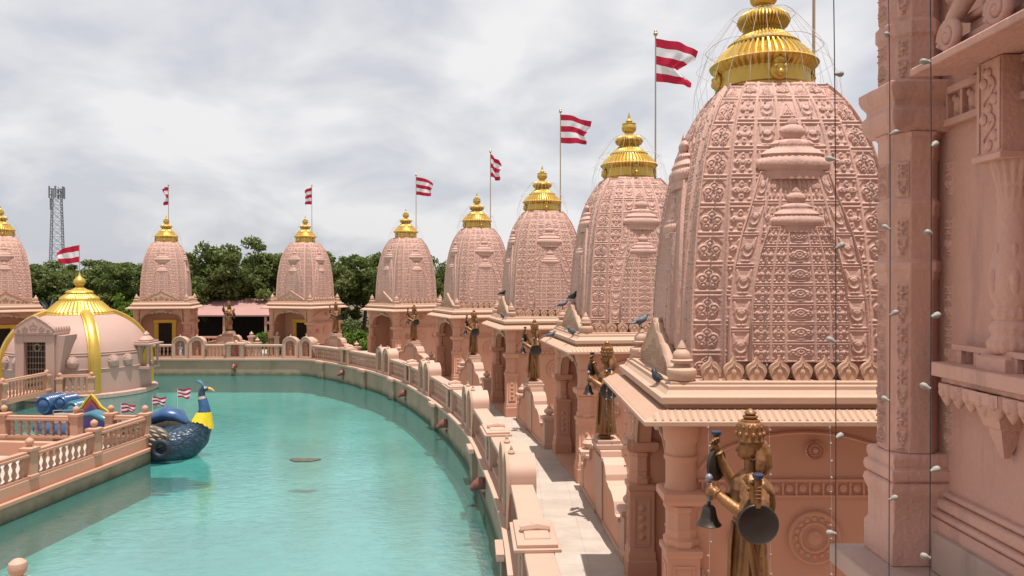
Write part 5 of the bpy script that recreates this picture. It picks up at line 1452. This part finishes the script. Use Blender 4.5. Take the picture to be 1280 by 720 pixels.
w.lathe([(k8(.155), 3.386), (k8(.155), 4.42), (k8(.165), 4.44), (k8(.165), 4.47), (k8(.18), 4.49), (k8(.18), 4.53), (k8(.155), 4.55), (k8(.155), 4.80), (k8(.165), 4.82), (k8(.165), 4.86), (k8(.175), 4.88), (k8(.16), 4.90), (k8(.15), 4.92), (k8(.15), 5.14), (k8(.16), 5.16), (k8(.16), 5.28), (k8(.18), 5.31)], 8, Mx, ph=PI / 8)
w.square([(.165, 5.311), (.175, 5.33), (.195, 5.36), (.20, 5.39), (.20, 5.44), (.18, 5.46), (.18, 5.49), (.205, 5.53), (.215, 5.56), (.215, 5.60), (.17, 5.62)], Mx)
w.lathe([(k8(.16), 5.621), (k8(.16), 5.88), (k8(.175), 5.90), (k8(.175), 5.97), (k8(.155), 5.99), (k8(.155), 7.5)], 8, Mx, ph=PI / 8)
pil = w.build('pilaster', M['tower'], tw, 30, bevel=.006)
# carved relief strips on the pilaster
def relief_strip(name, L, W, n, kinds, depth, mat):
    NV, NU = max(20, int(L / .0055)), max(10, int(W / .0055)); v, u = np.meshgrid(np.linspace(0, L, NV), np.linspace(0, W, NU), indexing='ij')
    rows = list(np.linspace(0, L, n + 1))
    H = panels(u, v, [0, W], rows, lambda c, r: np.take(np.array(kinds), r % len(kinds)), W * .07, L / n * .03, depth * .6, depth * 1.7, 1)
    H[0] = H[-1] = -.004; H[:, 0] = H[:, -1] = -.004
    return grid_mesh(name, np.stack([u - W / 2, -H, v], -1), mat)
for (za, zb, n) in ((3.40, 4.41, 8), (4.56, 4.795, 2), (5.63, 5.875, 2), (4.925, 5.135, 2), (6.0, 7.0, 8)):
    me = relief_strip('carved_strip', zb - za, .12, n, (0, 2, 1), .014, M['tower'])
    link('carved_strip', me, pil, 0, (PX - .1552, PY, za), -PI / 2)
    me = relief_strip('carved_strip', zb - za, .07, n, (1, 2), .012, M['tower'])
    link('carved_strip', me, tw, 0, (2.5985, 4.56, za), -PI / 2)
    link('carved_strip', me, pil, 0, (PX - .10, PY - .125, za), -PI / 4)
# balcony slab with lotus fringe
w = MB(); w.box(2.42, 2.7, -3, 4.44, 3.875, 3.955); w.box(2.46, 2.7, -3, 4.40, 3.84, 3.874); bs = w.build('balcony_slab', M['tower'], tw, bevel=.008)
w = MB(); w.lathe([(.062, 0), (.066, -.02), (.058, -.06), (.035, -.10), (.012, -.125), (.002, -.13)], 16, Matrix.Diagonal((.6, 1, 1, 1)))
w.ball((-.03, 0, -.045), .016, .03, .035, 8, 6)
lp = w.mesh('lotus_petal', M['tower'], 50)
for k in range(26): link('lotus_petal', lp, bs, 0, (2.475, 4.36 - k * .115, 3.838))
w = MB(); w.box(2.52, 2.56, -3, 4.40, 4.03, 4.06)
for k in range(18): w.box(2.525, 2.555, 4.36 - k * .16 - .045, 4.36 - k * .16, 3.956, 4.029)
w.build('low_rail', M['tower'], bs)
w = MB(); w.square([(.12, 3.838), (.12, 3.78), (.10, 3.76), (.07, 3.66), (.055, 3.65), (.05, 3.62), (.015, 3.50)], Matrix.Translation((2.56, 3.98, 0))); w.build('corbel', M['tower'], tw, 30)
# engaged column
w = MB(); mc = Matrix.Translation((2.60, 3.98, 0))
w.square([(.12, 3.956), (.12, 4.02), (.10, 4.035)], mc)
w.lathe([(.085, 4.036), (.12, 4.06, .1), (.125, 4.10, .1), (.10, 4.13), (.10, 4.145), (.115, 4.17, .08), (.10, 4.20), (.085, 4.215), (.10, 4.24, .1), (.105, 4.26, .1), (.085, 4.285), (.09, 4.30), (.105, 4.34), (.115, 4.40), (.11, 4.48), (.085, 4.60), (.078, 4.80), (.074, 4.84), (.082, 4.86, .1), (.08, 4.90, .1), (.084, 4.92), (.09, 4.94, .12), (.10, 4.98, .12), (.115, 5.03, .1), (.11, 5.05)], 48, mc, ribs=16)
for k in range(6):
    a = k * PI / 3
    w.ball((.095 * math.cos(a), .095 * math.sin(a), 4.42), .03, .03, .075, 8, 8, mc); w.ball((.08 * math.cos(a), .08 * math.sin(a), 4.56), .018, .018, .06, 8, 8, mc)
col = w.build('column', M['tower'], tw, 50)
w = MB(); w.box(2.47, 2.75, 3.88, 4.08, 5.051, 5.565); w.box(2.45, 2.75, 3.86, 4.10, 5.04, 5.075); bk = w.build('bracket_block', M['tower'], tw, bevel=.006)
w = MB(); n = 40; w.tube([(2.466, 3.98 + .045 * math.sin(i / n * 14), 5.10 + .42 * i / n) for i in range(n + 1)], .012, 6)
for i in range(9): w.ball((2.466, 3.98 - .045 * math.sin(i / 9 * 14), 5.12 + .42 * i / 9), .014, .028, .03, 8, 6)
for y in (3.895, 4.065): w.box(2.462, 2.469, y - .01, y + .01, 5.09, 5.55)
w.build('carved_vine', M['tower'], bk, 50)
# canopy above
w = MB(); w.add([(2.22, -3, 5.56), (2.22, 4.30, 5.56), (2.75, 4.30, 5.575), (2.75, -3, 5.575), (2.22, -3, 5.60), (2.22, 4.30, 5.60), (2.75, 4.30, 5.80), (2.75, -3, 5.80)], [(0, 1, 2, 3), (7, 6, 5, 4), (0, 4, 5, 1), (1, 5, 6, 2), (2, 6, 7, 3), (3, 7, 4, 0)])
cn = w.build('canopy', M['tower'], tw, 30, bevel=.008)
w = MB(); w.box(2.42, 2.75, -3, 4.16, 5.70, 5.74); w.box(2.46, 2.75, -3, 4.14, 5.741, 5.81); w.box(2.43, 2.75, -3, 4.16, 5.811, 5.85); w.box(2.5, 2.75, -3, 4.1, 5.851, 5.95); w.build('canopy_moulding', M['tower'], cn, bevel=.01)
for k in range(7):
    w = MB(); y = 4.14 - k * .42
    sp_ = [(2.36 - .02 * i / 30 + .0, y + (.09 * (1 - i / 34)) * math.cos(i * .42), 5.73 + (.09 * (1 - i / 34)) * math.sin(i * .42)) for i in range(30)]
    w.tube(sp_, [.030 - .0005 * i for i in range(30)], 8)
    w.tube([(2.36, y + .09, 5.70), (2.37, y - .02, 5.83), (2.40, y - .10, 5.93), (2.42, y - .06, 6.02)], [.03, .045, .05, .02], 8); w.ball((2.35, y, 5.73), .03)
    w.build('scroll_ornament', M['tower'], cn, 50)
# frieze on the wall under the canopy
w = MB(); w.box(2.555, 2.61, 3.5, 4.56, 5.33, 5.37); w.box(2.56, 2.61, 3.5, 4.56, 5.52, 5.56)
for k in range(7):
    y = 4.54 - k * .145; w.box(2.565, 2.61, y - .012, y + .012, 5.371, 5.519)
    w.ball((2.595, y - .07, 5.445), .022, .035, .05, 10, 8); w.ball((2.595, y - .035, 5.49), .015, .02, .025, 8, 6); w.ball((2.595, y - .105, 5.40), .015, .02, .025, 8, 6)
w.build('frieze', M['tower'], tw, 40)

# ------------------------------------------------------------------ hanging light strings
def light_string(pts, label, step, bulb=.0122, ln=.034, rad=.0022, group='light strings hanging from the roofs', wm='wire'):
    t = thing('light_string', label, 'light string', pts[0], 0, group)
    o = Vector(pts[0]); P = [Vector(p) - o for p in pts]
    w = MB(); w.tube(P, rad, 5); w.build('cable', M[wm], t, 0)
    L = [0]
    for a, b in zip(P[:-1], P[1:]): L.append(L[-1] + (b - a).length)
    s = step * .6; w = MB()
    me = MB(); me.lathe([(bulb * .5, 0), (bulb * .6, ln * .3), (bulb, ln * .6), (bulb * .95, ln * .95), (bulb * .4, ln * 1.15), (.001, ln * 1.2)], 8)
    bme = me.mesh('bulb', M['bulb'], 50); k = 0
    while s < L[-1]:
        x = [float(np.interp(s, L, [p[i] for p in P])) for i in range(3)]
        b = link('bulb', bme, t, 0, x); sgn = -1 if k % 2 == 0 else 1
        b.rotation_euler = (random.uniform(-.4, .4), sgn * random.uniform(1.0, 1.5) if bulb > .0121 else random.uniform(-3, 3), random.uniform(-.5, .5)); k += 1
        s += step * random.uniform(.9, 1.1)
def hang(px0, px1, d, z0=6.6, z1=2.2, sway=.01):
    out = []
    for i in range(15):
        t = i / 14; px = px0 + (px1 - px0) * t; out.append(((px - 640) * d / F + sway * math.sin(5 * t), d, z0 + (z1 - z0) * t))
    return out
light_string(hang(1034, 1052, 3.1), 'dark light string hanging in front of the largest shrine', .36)
light_string(hang(1105, 1117, 3.5), 'dark light string hanging along the left edge of the tower pilaster', .42)
light_string(hang(1155, 1169, 2.9), 'dark light string hanging in front of the tower pilaster and balcony', .30)
for k, y in enumerate((-1.2, -.55, .1, .75)):
    p = local(0, 1.89, y, 2.93)
    light_string([(p.x, p.y - .005, 3.3 - .37 + .02), (p.x, p.y - .03, 2.5), (p.x + .015, p.y - .03, 1.8), (p.x, p.y - .03, 1.0)],
                 'thin pale string of tiny bulbs on the largest shrine side, ' + ('leftmost', 'second from left', 'third from left', 'rightmost')[k], .17, .012, .022, .0016, 'tiny bulb strings on the largest shrine', 'net')
for k, x in enumerate((-1.2, -.6, 0, .6, 1.2)):
    p = local(0, x, -1.90, 2.9)
    light_string([(p.x, p.y, 2.88), (p.x - .01, p.y + .01, 2.3 - .2 * (k % 2))], 'short string of tiny bulbs under the largest shrine front eave, ' + ('farthest', 'second farthest', 'middle', 'second nearest', 'nearest')[k], .13, .012, .022, .0016, 'tiny bulb strings on the largest shrine', 'net')

# ------------------------------------------------------------------ crows and pigeons
def bird_mesh(mat):
    w = MB()
    w.tube([(0, .26, .10), (0, .16, .115), (0, .08, .135), (0, -.02, .165), (0, -.09, .20), (0, -.125, .245), (0, -.15, .275), (0, -.178, .275), (0, -.19, .268)], [.022, .034, .058, .078, .064, .044, .042, .026, .012], 14)
    for s in (-1, 1): w.ball((.045 * s, .05, .15), .026, .13, .05, 12, 8)
    w.tube([(0, .10, .125), (0, .28, .09)], [.05, .034], 8, flat=.5)
    return remeshed('body', w, .011, M[mat], 2)
BM = {k: bird_mesh(k) for k in ('crow', 'pigeon')}
def bird(kind, pos, rz, label, sc=1.0):
    sc *= .70
    t = thing(kind, label, 'bird', pos, rz, 'birds perched on the shrine cornices'); t.scale = (sc,) * 3
    link('body', BM[kind], t)
    w = MB(); w.tube([(0, -.178, .272), (0, -.235, .258)], [.014, .003], 6); w.build('beak', M['beak'], t)
    for s in (-1, 1):
        w = MB(); w.tube([(.025 * s, 0, .11), (.028 * s, .01, .03), (.028 * s, -.005, .004)], .006, 5); w.tube([(.028 * s, .02, .004), (.028 * s, -.04, .004)], .005, 5); w.build('leg', M['beak'], t)
def on(i, lx, ly, lz): return tuple(local(i, lx, ly, lz))
bird('crow', on(1, 0.02, -1.38, 3.95), R(30), 'black crow perched on the pediment peak of the shrine just left of the largest', 1.25)
bird('pigeon', on(1, -1.37, -1.37, 3.74), R(100), 'grey pigeon on the corner finial left of the crow on the pediment peak', 1.1)
bird('pigeon', on(1, .95, -1.58, 3.165), R(-60), 'grey pigeon crouching on the cornice below the right corner finial', 1.2)
bird('pigeon', on(1, -1.0, -1.75, 2.985), R(80), 'dark pigeon on the eave slope under the pediment', 1.0)
bird('pigeon', on(0, -1.37, -1.37, 3.74), R(120), 'blue grey pigeon sitting on the far corner finial of the largest shrine', 1.0)
bird('crow', on(0, .95, -1.56, 3.165), R(200), 'black crow behind the near corner finial of the largest shrine', 1.0)
bird('crow', on(2, -.05, -1.38, 3.93), R(60), 'black crow on the pediment of the third shrine from the right', 1.2)
bird('pigeon', on(2, 1.0, -1.58, 3.165), R(-40), 'grey pigeon on the cornice of the third shrine from the right', 1.1)

# ------------------------------------------------------------------ trees behind the shrines
def tree_meshes(seed, H, Rr, nclump, nleaf, leaf, mat, shape=.75):
    g = np.random.default_rng(seed); rnd = random.Random(seed)
    tr = MB(); lean = rnd.uniform(-.3, .3)
    tr.tube([(0, 0, -.3), (.05, .02, H * .18), (lean * .4, .1, H * .36), (lean, .1, H * .55)], [.26, .2, .16, .08], 10)
    cents = []
    while len(cents) < nclump:
        v = g.normal(size=3); v /= np.linalg.norm(v); r = g.random() ** .45
        p = v * r * np.array([Rr, Rr, H * .36]) + np.array([lean * .5, 0, H * .62])
        p[:2] *= 1 + .18 * math.sin(3 * math.atan2(p[1], p[0]) + seed) 
        if p[2] < H * .22: continue
        cents.append(p)
    for p in cents[:14]:
        q = Vector((lean * .4, .1, H * .34)); e = Vector(p)
        tr.tube([q, q.lerp(e, .5) + Vector((0, 0, -.15)), e], [.09, .055, .02], 6)
    V = []
    for p in cents:
        cr = rnd.uniform(.40, 1.0) * Rr * .28
        n = int(nleaf * rnd.uniform(.7, 1.3))
        d = g.normal(size=(n, 3)); d /= np.linalg.norm(d, axis=1)[:, None]; rr = g.random(n)[:, None] ** .5
        c = p + d * rr * cr * np.array([1.15, 1.15, .75])
        a = g.normal(size=(n, 3)); a /= np.linalg.norm(a, axis=1)[:, None]
        b = np.cross(a, g.normal(size=(n, 3))); b /= np.linalg.norm(b, axis=1)[:, None]
        sz = leaf * (0.6 + .8 * g.random(n))[:, None]
        V.append(np.stack([c - a * sz, c + b * sz * .5, c + a * sz, c - b * sz * .5], 1).reshape(-1, 3))
    V = np.concatenate(V); q = np.arange(len(V)).reshape(-1, 4)
    lv = join_meshes('crown', [(V, q)], M[mat], False)
    return tr.mesh('trunk', M['bark'], 60), lv
TP = [tree_meshes(11, 9.0, 3.6, 70, 190, .17, 'leaf_dark'), tree_meshes(23, 9.0, 3.3, 64, 190, .17, 'leaf_mid'), tree_meshes(37, 9.0, 4.0, 76, 190, .17, 'leaf_dark')]
def ground_z(x, y): return -.35
TREES = [  # px, crown top px, distance, proto, width scale, label
    (262, 306, 60, 0, 1.0, 'tall dark tree just right of the shrine behind the dome'),
    (302, 294, 61, 2, 1.1, 'tallest dark tree, behind the lone bronze statue'),
    (338, 300, 63, 1, .9, 'dark tree touching the left side of the middle far shrine spire'),
    (424, 316, 60, 1, .9, 'dark tree right of the middle far shrine spire'),
    (456, 310, 62, 0, 1.0, 'dark tree left of the shrine right of the trees'),
    (535, 318, 58, 2, .8, 'dark tree showing between the two spires left of centre'),
    (395, 312, 70, 2, 1.1, 'dark tree hidden mostly behind the middle far shrine'),
    (490, 316, 68, 1, 1.1, 'dark tree hidden mostly behind the shrine right of the trees'),
    (140, 320, 68, 0, 1.2, 'broad dark tree above the right shoulder of the gold dome'),
    (108, 322, 74, 1, 1.3, 'dark tree behind the gold dome cap and broad flag'),
    (62, 324, 78, 2, 1.4, 'dark tree at the foot of the lattice mast'),
    (30, 323, 82, 0, 1.3, 'dark tree right of the left edge spire'),
    (172, 327, 72, 2, 1.1, 'dark tree touching the left side of the spire behind the dome'),
    (225, 318, 68, 1, 1.1, 'dark tree peeking right of the spire behind the dome'),
    (575, 330, 66, 0, 1.0, 'dark tree hidden behind the fourth shrine spire'),
    (5, 326, 80, 1, 1.2, 'dark tree hidden behind the left edge spire')]
for i, (px, ty, d, k, ws, lab) in enumerate(TREES):
    x = (px - 640) * d / F; gz = -.38; H = CAM_Z + (353.5 - ty) * d / F - gz
    t = thing('broadleaf_tree', lab, 'tree', (x, d, gz), random.uniform(0, 6.2), 'broadleaf trees behind the shrines')
    s = H / 9.0; t.scale = (s * ws, s * ws, s)
    link('trunk', TP[k][0], t); link('crown', TP[k][1], t)
# undergrowth hides the base of the grove
def bush(px, ty, d, r, mat, lab, seed, name='leafy_bush', n=26):
    g = np.random.default_rng(seed); x = (px - 640) * d / F; gz = -.38; H = CAM_Z - (ty - 353.5) * d / F - gz
    V = []
    for _ in range(n):
        c = g.normal(size=3) * np.array([r * .45, r * .45, H * .2]) + np.array([0, 0, H * .5]); c[2] = min(max(c[2], .15), H * .9)
        m = 90; dd = g.normal(size=(m, 3)); dd /= np.linalg.norm(dd, axis=1)[:, None]; p = c + dd * (g.random(m)[:, None] ** .5) * r * .32
        a = g.normal(size=(m, 3)); a /= np.linalg.norm(a, axis=1)[:, None]; b = np.cross(a, g.normal(size=(m, 3))); b /= np.linalg.norm(b, axis=1)[:, None]
        V.append(np.stack([p - a * .13, p + b * .06, p + a * .13, p - b * .06], 1).reshape(-1, 3))
    V = np.concatenate(V); o = link(name, join_meshes(name, [(V, np.arange(len(V)).reshape(-1, 4))], M[mat], False), None, 0, (x, d, gz))
    return tag(o, lab, 'bush', 'bushes under the trees')
bush(452, 416, 51, 1.1, 'leaf_bright', 'bright green bush left of the shrine right of the trees', 1)
bush(386, 424, 57, 1.0, 'leaf_bright', 'hidden bright bush behind the middle far shrine', 2)
bush(336, 414, 52, 1.0, 'leaf_bright', 'yellow green bush behind the dark iron gate', 3)
bush(155, 362, 60, 1.5, 'leaf_bright', 'light green pointed bush above the right shoulder of the gold dome', 4, n=40)
for j, (px, ty) in enumerate(((270, 400), (310, 400), (345, 402), (425, 402), (470, 404), (240, 402))):
    bush(px, ty, 66 + j * .5, 2.6, 'leaf_dark', 'dark undergrowth below the trees at ' + ('the pink roof', 'the lone statue', 'the iron gate', 'the middle far shrine right side', 'the bright bush', 'the shrine behind the dome')[j], 20 + j, n=44)
def agave(px, d, lab, seed, ty):
    g = random.Random(seed); t_ = thing('spiky_palm', lab, 'palm', ((px - 640) * d / F, d, -.38), 0, 'grey spiky palms left of the dome')
    H = CAM_Z - (ty - 353.5) * d / F + .38
    w = MB(); w.tube([(0, 0, 0), (0, 0, H * .6)], [.2, .14], 8); w.build('trunk', M['bark'], t_)
    w = MB()
    for k in range(34):
        a = g.uniform(0, 6.28); el = g.uniform(.1, 1.4); L = g.uniform(.9, 1.5)
        dv = Vector((math.cos(a) * math.cos(el), math.sin(a) * math.cos(el), math.sin(el))); p0 = Vector((0, 0, H * .6))
        w.tube([p0, p0 + dv * L * .5, p0 + dv * L + Vector((0, 0, -.18))], [.05, .06, .008], 5, flat=.3)
    w.build('fronds', M['leaf_grey'], t_, 0)
agave(62, 52, 'grey spiky palm right of the left edge shrine', 3, 362)
agave(134, 54, 'grey spiky palm behind the right shoulder of the gold dome', 4, 376)

# pink roofed shed and low wall seen under the trees
sh = thing('open_shed', 'low open shed with pink sheet roof under the trees behind the lone statue', 'shed', (-21.0, 57.5, -.36))
w = MB(); w.prism([(-2.2, 2.45), (-2.2, 2.35), (2.2, 3.5), (2.2, 3.6)], -6, 6.6, 'x'); w.build('roof', M['roof_pink'], sh, loc=(0, 0, 0))
for k in range(5):
    for y in (-2.0, 2.0):
        w = MB(); w.box(-.08, .08, -.08, .08, 0, 2.34 if y < 0 else 3.4); w.build('post', M['parapet'], sh, loc=(-5.8 + 3.0 * k, y, 0))
w = MB(); w.box(-6, 6.6, 1.7, 1.8, 0, 3.3); w.build('back_wall', M['dark'], sh)
gt = thing('iron_gate', 'dark iron bar gate between the scrolled wall and the middle far shrine', 'gate', (-14.9, 46.2, 0))
w = MB()
for k in range(9): w.tube([(-.6 + .15 * k, 0, .05), (-.6 + .15 * k, 0, 1.1)], .014, 6)
w.tube([(-.62, 0, .12), (.62, 0, .12)], .018, 6); w.tube([(-.62, 0, 1.0), (.62, 0, 1.0)], .018, 6); w.build('bars', M['grille'], gt)
for s in (-1, 1):
    w = MB(); w.square([(.15, 0), (.15, 1.1), (.19, 1.14), (.19, 1.22), (.1, 1.24)]); w.lathe([(.07, 1.24), (.12, 1.3), (.12, 1.36), (.05, 1.42), (.01, 1.5)], 12); w.build('gate_post', M['parapet'], gt, 40, loc=(s * .78, 0, 0))
railing((-19.3, 46.9, 0), (-18.0, 46.9, 0), .35, 'short salmon railing between the lone statue and the shrine behind the dome', h=.66, posts=(0,), npost=1, bal=baluster_mesh(.66, .05, 'terrace'))

# lattice mast
ms = thing('telecom_mast', 'tall grey lattice telecom mast above the trees at left', 'mast', ((71.5 - 640) * 150 / F, 150, -.6), R(20))
Htop = CAM_Z + (353.5 - 236) * 150 / F + .6
w = MB(); lv = 15
def mw(z): return 1.35 - .62 * z / Htop
for sx in (-1, 1):
    for sy in (-1, 1): w.tube([(sx * mw(z), sy * mw(z), z) for z in (0, Htop)], .085, 6)
for k in range(lv):
    z0, z1 = Htop * k / lv, Htop * (k + 1) / lv; a, b = mw(z0), mw(z1)
    for q in range(4):
        m = Matrix.Rotation(q * PI / 2, 4, 'Z')
        w.tube([(-a, -a, z0), (b, -b, z1)], .035, 5, m); w.tube([(a, -a, z0), (-b, -b, z1)], .035, 5, m); w.tube([(-b, -b, z1), (b, -b, z1)], .035, 5, m)
w.build('lattice', M['steel'], ms)
for k in range(6):
    a = k * PI / 3; w = MB(); w.box(-.16, .16, -.1, .1, 0, 2.3); w.tube([(0, .1, 1.2), (0, .55, 1.2)], .05, 5)
    w.build('antenna_panel', M['steel'], ms, loc=(1.35 * math.sin(a), -1.35 * math.cos(a), Htop - 1.9 - (2.2 if k == 4 else 0)), rz=a)
w = MB(); w.torus((0, 0, Htop - .1), 1.2, .06, 24, 5); w.torus((0, 0, Htop - 1.2), 1.2, .06, 24, 5); w.build('ring_platform', M['steel'], ms)
